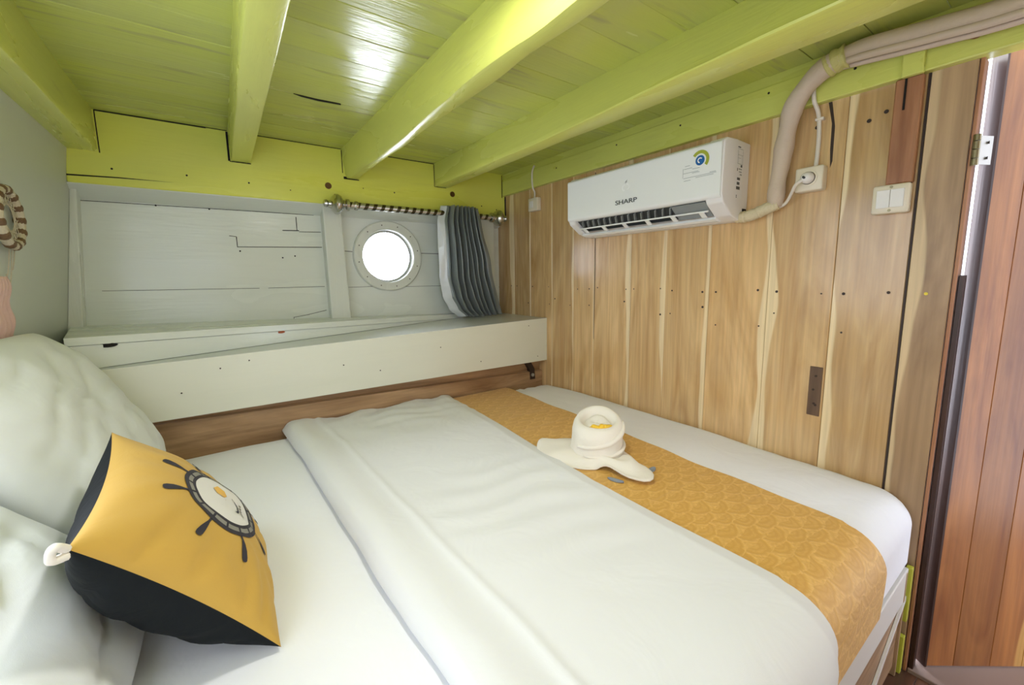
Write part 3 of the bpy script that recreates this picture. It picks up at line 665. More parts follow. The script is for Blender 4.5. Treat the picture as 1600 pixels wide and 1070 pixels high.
bb = obj('back_board', bm, [M['board'], M['nail'], M['steel']]); tag(bb, 'bare brown wooden board between the white shelf and the bed', 'board')

# ------------------------------------------------------------------ bed
bed = thing('bed', 'built-in wooden bed base with white painted rail under the white mattress', 'bed', (.6, 1.2, FL))
bm = bmesh.new(); box(bm, XL-.1, 1.65, .262, 2.06, FL, .538); obj('bed_base', bm, M['patch'], bed)
bm = bmesh.new(); box(bm, XL-.1, 1.672, .2445, .2615, .43, .538, bevel=.003); obj('rail', bm, M['white_rail'], bed)
bm = pbm(); planks(bm, 'X', ('Y', .25), [.20, .30, .43], XL-.1, 1.66, .012, -1); obj('front_panel', bm, M['board'], bed)
bm = bmesh.new(); hexa(bm, [(1.20, .242, .150+.03), (1.20, .242, .168+.03), (1.20, .249, .180), (1.20, .249, .198), (1.70, .242, .440), (1.70, .242, .458), (1.70, .249, .440), (1.70, .249, .458)]); obj('trim_strip', bm, M['white_rail'], bed)
bm = pbm(); planks(bm, 'Z', ('Y', .243), [1.648, 1.66], FL, .53, .02, -1); obj('corner_post', bm, M['post'], bed)
bm = bmesh.new(); box(bm, 1.672, 1.692, .236, .252, .355, .539, bevel=.002); box(bm, 1.672, 1.692, .236, .252, FL, .30, bevel=.002)
o = obj('lime_corner_strip', bm, M['limepost'], bed); o['label'] = 'lime green corner strip'

MX0, MX1, MY0, MY1, MZ0, MZ1 = XL-.12, 1.698, .25, 2.07, .541, .757
RAD = .085
def wr(x, y, a, s=1, seed=0): return a*noise.noise((x*4*s, y*4*s, seed))+a*.5*noise.noise((x*9*s, y*9*s, seed+3))
def bulge(y): return .022*max(0, math.sin(PI*max(0, min(1, (y-MY0-.02)/(MY1-MY0-.02)))))**.7
def mf(p):
    q = p.copy()
    if p.z > .6:
        q.z += bulge(p.y)*min(1, (p.z-.6)/.1)
        q.z += wr(p.x, p.y, .006, 1, 2)
        # sheet ripples at the far right corner
        k = max(0, 1-abs(p.x-1.5)/.25)*max(0, (p.y-1.5)/.6)
        q.z += .005*k*math.sin(p.x*75+p.y*12)
        k2 = max(0, 1-abs(p.x-1.55)/.25)*max(0, 1-abs(p.y-.5)/.3)
        q.z += .003*k2*math.sin((p.x*.5+p.y)*60)
    return q
matt = thing('mattress', 'thick mattress covered by a white fitted sheet against the wood wall', 'mattress', (.6, 1.2, MZ0))
bm = bmesh.new(); rbox(bm, MX0, MX1, MY0, MY1, MZ0, MZ1, (.022, RAD, RAD), n=56, fn=mf, rbot=.012)
obj('fitted_sheet', bm, M['sheet'], matt, smooth=True)

# a path over the mattress cross-section at a given clearance: far edge -> top -> near edge -> down
def drape(s, off):
    """s metres of arc from the far top edge; returns (y, z, nx) on the mattress outline pushed out by off"""
    yfar, ynear = MY1-.01, MY0+RAD
    Ltop = yfar-ynear; Larc = RAD*PI/2
    if s < Ltop: return yfar-s, MZ1+off+bulge(yfar-s)
    s -= Ltop
    if s < Larc:
        a = s/RAD; return ynear-math.sin(a)*(RAD+off), MZ1-RAD+math.cos(a)*(RAD+off)
    s -= Larc
    return MY0-off, MZ1-RAD-s
LT = (MY1-.01)-(MY0+RAD)+RAD*PI/2
def sheet_thing(name, label, cat, mat, edges, s0, s1, thick, base, nu, nv, cuv=False, waves=0, seed=0):
    """edges(s) -> (x0, x1); thick(u, s) -> top clearance; base -> bottom clearance"""
    bm = bmesh.new(); cl = bm.verts.layers.float_vector.new('cuv')
    def top(u, v):
        s = s0+(s1-s0)*v; x0, x1 = edges(s); x = x0+(x1-x0)*u; y, z = drape(max(s, 0), base+thick(x, u, s)+.004)
        if s < 0: y -= s; z -= 0
        return Vector((x, y, z))
    def bot(u, v):
        s = s0+(s1-s0)*v; x0, x1 = edges(s); x = x0+(x1-x0)*u; y, z = drape(max(s, 0), base)
        if s < 0: y -= s
        return Vector((x, y, z))
    slab(bm, nu, nv, top, bot)
    if cuv:
        k = 0; bm.verts.ensure_lookup_table()
        for rep in range(2):
            for i in range(nu+1):
                for j in range(nv+1):
                    s = s0+(s1-s0)*j/nv; x0, x1 = edges(s); bm.verts[k][cl] = (x0+(x1-x0)*i/nu, s, 0); k += 1
    o = obj(name, bm, mat, smooth=50); return tag(o, label, cat)
# gold runner
def pw(tab, s):
    if s <= tab[0][0]: return tab[0][1]
    for (a, va), (b, vb) in zip(tab, tab[1:]):
        if s <= b: t = (s-a)/(b-a); t = t*t*(3-2*t)*.4+t*.6; return va+(vb-va)*t
    return tab[-1][1]
RIGHT = [(0, 1.398), (.42, 1.362), (1.0, 1.340), (1.35, 1.326), (1.72, 1.336), (1.86, 1.352), (2.0, 1.32)]
DUV_R = [(0, 1.014), (.47, .972), (.92, .943), (1.2, .930), (1.42, .930), (1.7, .945), (1.9, .965), (2.2, 1.0)]
DUV_L = [(0, .180), (.6, .207), (1.08, .224), (1.37, .239), (1.55, .257), (2.2, .28)]
def redge(s):
    return (.885, pw(RIGHT, s)+.004*math.sin(s*9)+.003*math.sin(s*23))
sheet_thing('bed_runner', 'gold scallop-patterned bed runner across the foot of the bed', 'bed runner', M['runner'], redge, 0, LT+.115, lambda x, u, s: .002+.0025*max(0, noise.noise((x*7, s*7, 5))), .008, 40, 150, cuv=True)
# duvet
def dedge(s):
    return (pw(DUV_L, s)+.005*noise.noise((0, s*6, 1)), pw(DUV_R, s)+.006*math.sin(s*4.3))
def dth(x, u, s):
    x0, x1 = dedge(s); e0 = x-x0; e1 = x1-x
    t = .02+.008*noise.noise((x*3.2, s*2.2, 3))
    # rolled fold band at the head end
    t += .016*math.exp(-((e0-.05)/.055)**2)+.005*math.exp(-((e0-.15)/.012)**2)
    t *= min(1, (max(e0, 0)/.02)**.5)
    t *= min(1, .28+(max(e1, 0)/.05)*.7)
    # soft creases spreading from the far edge
    far = math.exp(-max(s, 0)/.25); t += .007*far*math.sin(x*27+2*math.sin(s*8)+3*noise.noise((x*3,s*3,2)))+.003*far*noise.noise((x*30, s*9, 6))
    t += .0022*math.sin((s*1.0-x*.18)*55+3*noise.noise((x*4, s*4, 8)))*max(0, noise.noise((x*2.2, s*2.2, 11)))*2
    if s > LT-.05: t += .008*math.sin(x*38)*min(1, (s-LT+.05)/.1)
    return max(t, .002)
sheet_thing('duvet', 'white duvet with a folded-back edge spread over the middle of the bed', 'duvet', M['duvet'], dedge, -.005, LT+.26, dth, .016, 110, 170)

# ------------------------------------------------------------------ pillows
def pillow(name, label, c, ex, ey, ez, a, b, t, seed, sag=.06):
    """c centre; ex, ey in-plane half axes directions; ez normal; a, b half sizes; t half thickness"""
    bm = bmesh.new(); c, ex, ey, ez = Vector(c), Vector(ex).normalized(), Vector(ey).normalized(), Vector(ez).normalized()
    def f(sgn):
        def g(u, v):
            p, q = 2*u-1, 2*v-1
            p = math.copysign(1-(1-abs(p))**1.5, p); q = math.copysign(1-(1-abs(q))**1.5, q)
            sx = p*(1-sag*(1-q*q)*abs(p)**3*0-.05*q*q); sy = q*(1-.05*p*p)
            pin = (1-abs(p)**2.6)*(1-abs(q)**2.6)
            h = t*max(pin, 0)**.46
            crease = .018*noise.noise((p*1.7+seed, q*2.2, seed))*pin+.010*noise.noise((p*4+seed, q*3, seed+2))*pin-.014*pin*max(0, 1-abs(noise.noise((p*1.9+seed*2, q*2.4-p, seed+5)))*9)
            dist = max(abs(p), abs(q))
            crease += .005*math.sin(math.atan2(q, p)*16+seed)*max(0, dist-.45)*(1-dist)*4
            return c+ex*a*sx+ey*b*sy+ez*sgn*(h+crease)
        return g
    slab(bm, 44, 44, f(1), f(-1))
    bmesh.ops.remove_doubles(bm, verts=bm.verts[:], dist=1e-5)
    return tag(obj(name, bm, M['pillow'], smooth=True), label, 'pillow', 'white pillows')
def frame(ey, n):
    ey = Vector(ey).normalized(); n = Vector(n); n = (n-ey*n.dot(ey)).normalized(); return ey, n
# far pillow leaning on the panel wall
up1 = Vector((-.26, .0, .44)).normalized(); al1 = Vector((0.03, 1, .03)).normalized(); n1 = al1.cross(up1)
if n1.x < 0: n1 = -n1
pillow('pillow', 'white pillow at the far end of the bed leaning against the white panel wall', (-.372, 1.60, 1.045), al1, up1, n1, .40, .285, .10, 3.1)
up2 = Vector((-.25, .05, .25)).normalized(); al2 = Vector((0.06, 1, .02)).normalized(); n2 = al2.cross(up2)
if n2.x < 0: n2 = -n2
pillow('pillow.001', 'white pillow nearest the camera below the yellow cushion', (-.36, .80, .958), al2, up2, n2, .36, .25, .085, 8.4)

# ------------------------------------------------------------------ yellow cushion
BR = Vector((.0367, .798, .785)); LC = Vector((-.185, .725, 1.115)); TL = Vector((-.213, 1.20, 1.13)); TR = BR+TL-LC
cc = (BR+TL)/2; e_u = (TR-BR)/2; e_v = (LC-BR)/2      # u along the far direction, v up the slope
cn = e_u.cross(e_v).normalized()
if cn.x < 0: cn = -cn
def cush(p, q, sgn, t, lift=0):
    pin = (1-abs(p)**2.2)*(1-abs(q)**2.2)
    k = 1-.10*(1-q*q)*0
    sx = p*(1-.09*(1-abs(p)**.5*0)*(1-q*q)*abs(p)**4); sy = q*(1-.09*(1-p*p)*abs(q)**4)
    h = t*max(pin, 0)**.55
    h += .006*noise.noise((p*2.5, q*2.5, 4+sgn))*pin+.006*pin*noise.noise((p*5, q*2, 14+sgn))
    dist = max(abs(p), abs(q)); h += .006*math.sin(math.atan2(q, p)*14)*max(0, dist-.5)*(1-dist)*4
    # pulled creases running in from the stitched near edge
    for p0, w0, l0, sl in ((-.72, .045, .9, .5), (-.45, .05, .55, .3), (.15, .05, .5, -.2), (.62, .05, .7, -.35)):
        dq = 1+q if sgn > 0 else 1+q
        for e_, o_ in ((1+p, q), (1+q, p)):
            h -= .007*math.exp(-((o_-p0-sl*e_)/w0)**2)*max(0, 1-e_/l0)*min(1, e_/.08)
    return cc+e_u*sx+e_v*sy+cn*(sgn*h+lift)
cu = thing('cushion', 'yellow square cushion with black back and ship wheel print leaning on the pillows', 'cushion', cc)
def half(name, sgn, t, mat):
    bm = bmesh.new()
    def w_(a): return math.copysign(1-(1-abs(a))**1.5, a)
    grid(bm, 48, 48, lambda u, v: cush(w_(2*u-1), w_(2*v-1), sgn, t))
    bm.normal_update()
    return obj(name, bm, mat, cu, smooth=True)
TF, TB = .075, .125
front = half('front_cover', 1, TF, M['yellow']); o = half('back_cover', -1, TB, M['black']); o['label'] = 'black back cover'
wheel_parts = bmesh.new()
WR = .47     # wheel outer radius in cushion half-units
def pol(r, a, lift): return cush(r*math.cos(a), r*math.sin(a), 1, TF, lift)
def ann(bm, r0, r1, lift, mi, n=64, m=3): 
    V = [[bm.verts.new(pol(r0+(r1-r0)*j/m, 2*PI*i/n, lift)) for j in range(m+1)] for i in range(n)]
    for i in range(n):
        for j in range(m): bm.faces.new((V[i][j], V[(i+1) % n][j], V[(i+1) % n][j+1], V[i][j+1])).material_index = mi
def poly_print(bm, pts, lift, mi): bm.faces.new([bm.verts.new(cush(x, y, 1, TF, lift)) for x, y in pts]).material_index = mi
ann(wheel_parts, .005, .345, .0012, 1, m=6); ann(wheel_parts, .345, .38, .0014, 0); ann(wheel_parts, .38, .425, .0013, 2); ann(wheel_parts, .425, .47, .0014, 0)
for i in range(16): 
    a = 2*PI*i/16; ca, sa = math.cos(a), math.sin(a)
    poly_print(wheel_parts, [(ca*r-sa*s, sa*r+ca*s) for r, s in ((.375, -.012), (.43, -.012), (.43, .012), (.375, .012))], .0018, 0)
for i in range(8):
    a = 2*PI*i/8+PI/8; ca, sa = math.cos(a), math.sin(a)
    prof = [(.46, .012), (.52, .012), (.56, .02), (.62, .03), (.68, .034), (.71, .028), (.72, .012)]
    for (ra, wa), (rb, wb) in zip(prof, prof[1:]):
        poly_print(wheel_parts, [(ca*r-sa*s, sa*r+ca*s) for r, s in ((ra, -wa), (rb, -wb), (rb, wb), (ra, wa))], .0016, 0)
poly_print(wheel_parts, [(.02, .02), (.10, -.03), (.17, .0), (.19, .09), (.12, .14), (.04, .11)], .0022, 3)
for k in range(7):
    a0 = -2.5+k*.28; a1 = a0+.28
    poly_print(wheel_parts, [(.0+r*math.cos(a), -.02+r*math.sin(a)*1.1) for r, a in ((.14, a0), (.14, a1), (.17-.004*k, a1), (.17-.004*k, a0))], .0022, 0)
for k in range(5): poly_print(wheel_parts, [(-.12+.05*k, -.24), (-.09+.05*k, -.24), (-.09+.05*k, -.21), (-.12+.05*k, -.21)], .0022, 2)
o = obj('ship_wheel_print', wheel_parts, [M['print_dark'], M['print_white'], M['print_grey'], M['print_orange']], front); o['label'] = 'black and white ship wheel print'
bm = bmesh.new(); q = LC+(LC-cc).normalized()*.012
tube(bm, [LC-Vector((0, 0, .0)), q+Vector((-.002, -.003, .006)), q+Vector((-.007, -.004, .0)), q+Vector((-.007, -.003, -.010)), LC+Vector((.0, -.002, -.008))], .0055, seg=8)
o = obj('corner_loop', bm, M['towel'], cu, smooth=True); o['label'] = 'cream corner loop'

# ------------------------------------------------------------------ towel folded into a hat, with petals and leaves
TZ = .792; tc_ = Vector((1.092, 1.012, TZ))
hat = thing('towel', 'cream towel rolled into a hat shape on the gold runner', 'towel', tc_)
bm = bmesh.new()
prof = []
def hatfn(r, h, a):
    tw = 1+.025*math.sin(3*a+h*30)+.02*math.sin(2*a-1+h*12)
    lean = .0
    return r*tw*.95, h*1.0+.004*math.sin(a*2+.5)*(h > .02)-.26*r*math.cos(a+2.39)*max(0, h/.14)
for r, h in ((.095, .004), (.104, .012), (.103, .03), (.100, .05), (.099, .075), (.100, .10), (.096, .122), (.086, .138), (.074, .143), (.064, .138), (.058, .125), (.055, .112), (.050, .118), (.040, .128), (.028, .131), (.015, .128), (.004, .124)):
    prof.append((r, h))
lathe(bm, prof, tc_, 'Z', 56, fn=hatfn)
obj('crown', bm, M['towel'], hat, smooth=True)
# wrapped fold lines around the crown
bm = bmesh.new()
def wrapped(a0, a1, h0, h1, r, n=26):
    return [tc_+Vector((math.cos(a0+(a1-a0)*i/n)*r, math.sin(a0+(a1-a0)*i/n)*r, h0+(h1-h0)*i/n-.26*r*math.cos(a0+(a1-a0)*i/n+2.39)*(h0+(h1-h0)*i/n)/.14)) for i in range(n+1)]
tube(bm, wrapped(-3.3, -.6, .060, .125, .093), .010, seg=8, smoothpath=False, rf=lambda s: .25+.75*math.sin(PI*s)**.6, flat=1)
tube(bm, wrapped(-2.9, -.2, .034, .052, .096), .008, seg=8, smoothpath=False, rf=lambda s: .25+.75*math.sin(PI*s)**.6)
obj('wrapped_fold', bm, M['towel'], hat, smooth=True)
# brim: an irregular cloth lobe ring
def brim_r(a):
    # direction (cos,sin) in x,y; long lobes towards far-left (+y) and near-right (-y)
    x, y = math.cos(a), math.sin(a)
    base = .112
    base += .090*max(0, math.cos(a-2.0))**2.5 + .035*max(0, math.cos(a-2.55))**4
    base += .135*max(0, math.cos(a+1.70))**18+.03*max(0, math.cos(a+1.2))**6+.03*max(0,math.cos(a-3.3))**4
    base -= .02*max(0, math.cos(a-.2))
    return base
bm = bmesh.new()
def bt(u, v):
    a = 2*PI*u; r = .075+(brim_r(a)-.075)*v
    z = .010+.014*(1-v)+.012*math.sin(a*3+1)*v*v+.022*math.exp(-((v-.45)/.22)**2)*max(0, math.cos(a+1.9))**2+.006*math.sin(a*9+2)*v+.006*noise.noise((r*14, a*2, 1)) + .014*max(0, math.cos(a-2.4))**3*math.sin(PI*min(1, v))
    return tc_+Vector((r*math.cos(a), r*math.sin(a), max(z, .006)))
def bb_(u, v):
    p = bt(u, v); return p-Vector((0, 0, .005+.0*v))
n, m = 96, 14
A = [[bm.verts.new(bt(i/n, j/m)) for j in range(m+1)] for i in range(n)]; B = [[bm.verts.new(bb_(i/n, j/m)) for j in range(m+1)] for i in range(n)]
for i in range(n):
    i2 = (i+1) % n
    for j in range(m):
        bm.faces.new((A[i][j], A[i2][j], A[i2][j+1], A[i][j+1])); bm.faces.new((B[i][j], B[i][j+1], B[i2][j+1], B[i2][j]))
    bm.faces.new((A[i][m], A[i2][m], B[i2][m], B[i][m])); bm.faces.new((A[i][0], B[i][0], B[i2][0], A[i2][0]))
obj('brim', bm, M['towel'], hat, smooth=True)
# petals in the hollow
bm = bmesh.new()
for k in range(11):
    a = -2.75+k*.13; p = tc_+Vector((.054*math.cos(a), .054*math.sin(a), .121+.005*(k % 2)))
    rbox(bm, p.x-.008, p.x+.008, p.y-.008, p.y+.008, p.z-.006, p.z+.006+.003*(k % 3), .005, n=4)
tag(obj('flower', bm, M['petal'], smooth=True), 'yellow flower petals tucked into the hollow on top of the towel hat', 'flower')
def leaf(name, c, a, l, w_, label):
    bm = bmesh.new(); ca, sa = math.cos(a), math.sin(a)
    def f(dz):
        def g(u, v):
            s = 2*u-1; q = (2*v-1)*math.sqrt(max(0, 1-s*s))*w_
            return Vector((c[0]+ca*s*l-sa*q, c[1]+sa*s*l+ca*q, c[2]+dz+.003*abs(2*v-1)+.002*s*s))
        return g
    slab(bm, 14, 6, f(.0015), f(0)); bmesh.ops.remove_doubles(bm, verts=bm.verts[:], dist=1e-5)
    tag(obj(name, bm, M['leaf'], smooth=True), label, 'leaf', 'leaves under the towel hat')
leaf('leaf', (0.990, 1.208, .789), .9, .030, .012, 'small grey leaf sticking out under the far left brim of the towel hat')
leaf('leaf.001', (1.147, 0.814, .7895), .2, .026, .011, 'small grey leaf right of the pointed near tip of the towel hat')
leaf('leaf.002', (0.995, 0.839, .7895), 1.9, .028, .011, 'small grey leaf under the front brim of the towel hat')

# ------------------------------------------------------------------ air conditioner
AY0, AY1 = .815, 1.622
ac = thing('air_conditioner', 'white wall-mounted air conditioner high on the wood wall', 'air conditioner', (XR, (AY0+AY1)/2, 1.65))
bm = bmesh.new()
prof = [(XR, 1.655), (XR, 1.941), (1.60, 1.9435), (1.545, 1.942), (1.53, 1.935), (1.53, 1.755), (1.56, 1.725), (1.615, 1.70), (1.64, 1.672), (1.66, 1.657)]
prism(bm, prof, 'Y', AY0+.006, AY1-.006, bevel=.003)
# end cheeks
ch = [(XR, 1.655), (XR, 1.941), (1.60, 1.944), (1.53, 1.940), (1.512, 1.925), (1.507, 1.74), (1.522, 1.712), (1.585, 1.670), (1.64, 1.655)]
prism(bm, ch, 'Y', AY0, AY0+.066, bevel=.005); prism(bm, ch, 'Y', AY1-.042, AY1, bevel=.005)
obj('housing', bm, M['plastic2'], ac)
bm = bmesh.new()
def fp(u, v):
    y = AY0+.004+(AY1-AY0-.008)*u
    z = 1.728+(1.934-1.728)*v
    x = 1.5005+.002*(1-v)+.028*max(0, (v-.93)/.07)**2+.012*max(0, (.06-v)/.06)**2
    return Vector((x, y, z))
def fb(u, v):
    p = fp(u, v); p.x = 1.534; return p
slab(bm, 4, 40, fp, fb); panel = obj('front_panel', bm, M['plastic'], ac, smooth=40)
# outlet slot: recessed dark cavity sloping down-back, fins, blower, louvre
SY0, SY1 = AY0+.07, AY1-.045
bm = bmesh.new(); hexa(bm, [(1.508, SY0, 1.729), (1.508, SY0, 1.732), (1.585, SY0, 1.673), (1.62, SY0, 1.70), (1.508, SY1, 1.729), (1.508, SY1, 1.732), (1.585, SY1, 1.673), (1.62, SY1, 1.70)])
bm.free(); bm = bmesh.new()
def slope(t): return 1.514+(1.588-1.514)*t, 1.722+(1.668-1.722)*t     # outlet plane from front lip to back lip
nx, nz = -.59, -.81
a0 = slope(.03); a1 = slope(.97)
hexa(bm, [(a0[0]+.012, SY0, a0[1]+.012), (a0[0]+.03, SY0, a0[1]+.03), (a1[0]+.012, SY0, a1[1]+.012), (a1[0]+.03, SY0, a1[1]+.03), (a0[0]+.012, SY1, a0[1]+.012), (a0[0]+.03, SY1, a0[1]+.03), (a1[0]+.012, SY1, a1[1]+.012), (a1[0]+.03, SY1, a1[1]+.03)])
obj('outlet_cavity', bm, M['dark_plastic'], ac)
bm = bmesh.new()
nf = 15
for i in range(nf):
    y = SY0+.16+(SY1-SY0-.19)*i/(nf-1); p0 = slope(.12); p1 = slope(.62)
    hexa(bm, [(p0[0]+.004, y-.010, p0[1]+.004), (p0[0]+.014, y-.010, p0[1]+.014), (p1[0]+.002, y+.012, p1[1]+.002), (p1[0]+.014, y+.012, p1[1]+.014), (p0[0]+.004, y-.004, p0[1]+.004), (p0[0]+.014, y-.004, p0[1]+.014), (p1[0]+.002, y+.018, p1[1]+.002), (p1[0]+.014, y+.018, p1[1]+.014)])
obj('fins', bm, M['grey_plastic'], ac)
bm = bmesh.new(); p0 = slope(.06); p1 = slope(.92)
hexa(bm, [(p0[0]+.003, SY0, p0[1]+.003), (p0[0]+.006, SY0, p0[1]+.006), (p1[0]+.003, SY0, p1[1]+.003), (p1[0]+.006, SY0, p1[1]+.006), (p0[0]+.003, SY0+.145, p0[1]+.003), (p0[0]+.006, SY0+.145, p0[1]+.006), (p1[0]+.003, SY0+.145, p1[1]+.003), (p1[0]+.006, SY0+.145, p1[1]+.006)])
obj('outlet_cover', bm, M['grey_plastic'], ac)
bm = bmesh.new(); p = slope(.50); tube(bm, [(p[0]-.004, SY0, p[1]-.004), (p[0]-.004, SY1, p[1]-.004)], .0035, seg=8, smoothpath=False)
for i in range(6):
    y = SY0+.03+(SY1-SY0-.06)*i/5; q = slope(.9); hexa(bm, [(p[0]-.004+dx, y+dy, p[1]-.004+dz) if k == 0 else (q[0]-.002+dx, y+dy, q[1]-.002+dz) for k in (0, 1) for dy in (-.010, .010) for dx, dz in ((-.001, -.001), (.002, .002))])
obj('louvre', bm, M['plastic'], ac)
bm = bmesh.new(); q0 = slope(.93); q1 = (1.592, 1.655)
prism(bm, [(q0[0]-.004, q0[1]-.010), (q0[0]+.002, q0[1]), (1.62, 1.668), (1.62, 1.656), (1.594, 1.655)], 'Y', SY0-.01, SY1+.012, bevel=.001)
obj('flap', bm, M['plastic'], ac)

def text_mesh(name, s, size, mat, mtx, parent, extrude=.0006, bold=0, stretch=1):
    cu_ = bpy.data.curves.new(name, 'FONT'); cu_.body = s; cu_.size = size; cu_.extrude = extrude; cu_.align_x = 'CENTER'; cu_.align_y = 'CENTER'; cu_.offset = bold
    t = bpy.data.objects.new(name+'_tmp', cu_); COL.objects.link(t)
    bpy.context.view_layer.update()
    me = bpy.data.meshes.new_from_object(t.evaluated_get(bpy.context.evaluated_depsgraph_get()))
    bpy.data.objects.remove(t)
    me.transform(Matrix.Diagonal((stretch, 1, 1, 1))); me.transform(mtx); me.materials.clear(); me.materials.append(mat)
    o = bpy.data.objects.new(name, me); COL.objects.link(o); o.parent = parent; o.matrix_parent_inverse = Matrix.Translation(-parent.location)
    return o
# front panel frame: text x -> -y, text y -> z, normal -> -x
def fmat(y, z, x=1.4995): return Matrix(((0, 0, -1, x), (-1, 0, 0, y), (0, 1, 0, z), (0, 0, 0, 1)))
text_mesh('brand_lettering', 'SHARP', .027, M['ink'], fmat(1.243, 1.776, 1.5003), panel, bold=.0002, stretch=1.5)
# looped white emblem: two hooks meeting under a leaf
bm = bmesh.new()
def ribbon(pts, w0):
    P = catmull([(0, a, b) for a, b in pts], 6)
    prevs = None
    for i, p in enumerate(P):
        t = (P[min(i+1, len(P)-1)]-P[max(i-1, 0)]).normalized(); nn = Vector((0, -t.z, t.y)); s = i/(len(P)-1); ww = w0*(.35+.65*math.sin(PI*min(1, .15+.85*s)))
        cur = [bm.verts.new(Vector((1.5003, 0, 0))+Vector((0, p.y, p.z))+nn*ww*k) for k in (-1, 1)]
        if prevs: bm.faces.new((prevs[0], cur[0], cur[1], prevs[1]))
        prevs = cur
ey, ez = 1.245, 1.842
ribbon([(ey+.002, ez+.006), (ey+.010, ez+.006), (ey+.017, ez-.002), (ey+.017, ez-.012), (ey+.010, ez-.018), (ey+.006, ez-.015)], .0046)
ribbon([(ey-.014, ez+.027), (ey-.006, ez+.022), (ey-.003, ez+.014), (ey-.008, ez+.009), (ey-.016, ez+.004), (ey-.019, ez-.006), (ey-.014, ez-.013), (ey-.007, ez-.015)], .0046)
ribbon([(ey+.008, ez+.010), (ey+.002, ez+.016), (ey-.006, ez+.022)], .004)
obj('emblem', bm, M['white_ink'], panel)
# energy label on the front
bm = bmesh.new(); gy, gz, gx = .900, 1.873, 1.5000
def arc(cy, cz, r0, r1, a0, a1, mi, n=20, x=gx):
    for i in range(n):
        A, B_ = a0+(a1-a0)*i/n, a0+(a1-a0)*(i+1)/n
        bm.faces.new([bm.verts.new((x, cy-r*math.cos(t), cz+r*math.sin(t))) for r, t in ((r0, A), (r1, A), (r1, B_), (r0, B_))]).material_index = mi
arc(gy, gz, .024, .036, -.7, 2.5, 0); arc(gy, gz, .0, .018, 0, 2*PI, 1, 24); arc(gy, gz, .006, .010, .6, 4.6, 2, 14, gx-.0003)
def rect(y0, y1, z0, z1, mi, x=gx): bm.faces.new([bm.verts.new((x, a, b)) for a, b in ((y0, z0), (y1, z0), (y1, z1), (y0, z1))]).material_index = mi
for i, (ya_, yb_, zz) in enumerate(((.965, .985, 1.862), (.955, .99, 1.852), (.925, .955, 1.847), (.93, .992, 1.836), (.925, .955, 1.832), (.86, .99, 1.818), (.87, .94, 1.813), (.96, .988, 1.808), (.862, .885, 1.822))): rect(ya_-.025, yb_-.025, zz, zz+.0016, 3)
rect(.967, .9685, 1.82, 1.855, 3)
obj('energy_label', bm, [M['green_ink'], M['blue_ink'], M['white_ink'], M['ink_light']], panel)
# data sticker on the end cheek
bm = bmesh.new(); sy = AY0-.0006
def srect(x0, x1, z0, z1, mi, y=sy): bm.faces.new([bm.verts.new((a, y, b)) for a, b in ((x0, z0), (x1, z0), (x1, z1), (x0, z1))]).material_index = mi
srect(1.60, 1.648, 1.735, 1.925, 0)
y2 = sy-.0004
for k, (xa, xb, za, zb) in enumerate(((1.605, 1.625, 1.915, 1.919), (1.605, 1.645, 1.910, 1.9115), (1.606, 1.6075, 1.858, 1.907), (1.643, 1.6445, 1.858, 1.907), (1.606, 1.644, 1.889, 1.8902), (1.606, 1.63, 1.878, 1.879), (1.606, 1.644, 1.8575, 1.859), (1.63, 1.642, 1.847, 1.856), (1.605, 1.610, 1.832, 1.842), (1.616, 1.640, 1.838, 1.842), (1.62, 1.64, 1.828, 1.832), (1.626, 1.642, 1.818, 1.823), (1.608, 1.630, 1.800, 1.809), (1.608, 1.628, 1.783, 1.793), (1.605, 1.632, 1.766, 1.777), (1.607, 1.613, 1.742, 1.746), (1.607, 1.613, 1.736, 1.740), (1.611, 1.612, 1.861, 1.905), (1.636, 1.637, 1.861, 1.889))):
    srect(xa, xb, za, zb, 1 if k in (0, 7, 8, 12, 13, 14, 15, 16) else 2, y2)
o = obj('data_sticker', bm, [M['sticker'], M['ink'], M['ink_light']], ac); o['label'] = 'white data sticker with grey print'
bm = bmesh.new(); box(bm, 1.66, 1.69, AY0-.001, AY0+.01, 1.665, 1.70); obj('pipe_notch', bm, M['gap'], ac)

# ------------------------------------------------------------------ pipe trunking and cables
hose = thing('pipe_trunking', 'beige taped pipe bundle rising from the air conditioner along the lime plank', 'pipe', (1.66, .70, 1.7))
bm = bmesh.new()
def hr(s): return .92+.16*s+.05*math.sin(s*23)+.10*noise.noise((s*9, 0, 0))+.03*noise.noise((s*60, 0, 0))-.18*math.exp(-(s/.06)**2)
tube(bm, [(1.665, .70, 1.690), (1.662, .697, 1.76), (1.66, .688, 1.83), (1.655, .680, 1.89), (1.645, .668, 1.95), (1.635, .650, 2.01), (1.632, .615, 2.06), (1.63, .57, 2.095), (1.628, .52, 2.108)], .029, seg=16, n=10, rf=hr)
obj('taped_hose', bm, M['tape'], hose, smooth=True)
bm = bmesh.new(); tube(bm, [(1.66, .83, 1.668), (1.655, .79, 1.668), (1.655, .75, 1.678), (1.66, .715, 1.692), (1.664, .69, 1.70)], .021, seg=12, n=8, rf=lambda s: 1+.22*noise.noise((s*25, 3, 0)))
o = obj('wrapped_joint', bm, M['tape2'], hose, smooth=40); o['label'] = 'cream wrapped pipe joint'
for dy, dz, r, nm in ((0, .012, .024, 'bundle_pipe'), (-.01, -.016, .0105, 'bundle_pipe.001'), (.012, -.026, .0075, 'bundle_pipe.002'), (.0, .0, .013, 'bundle_pipe.003')):
    bm = bmesh.new(); x = 1.628+dy
    tube(bm, [(x, .55, 2.10+dz*.5), (x, .47, 2.105+dz), (x-.002, .32, 2.088+dz), (x-.004, .165, 2.075+dz), (x-.005, -.1, 2.08+dz), (x, -.6, 2.09+dz)], r, seg=12, n=8)
    obj(nm, bm, M['tape'], hose, smooth=True)
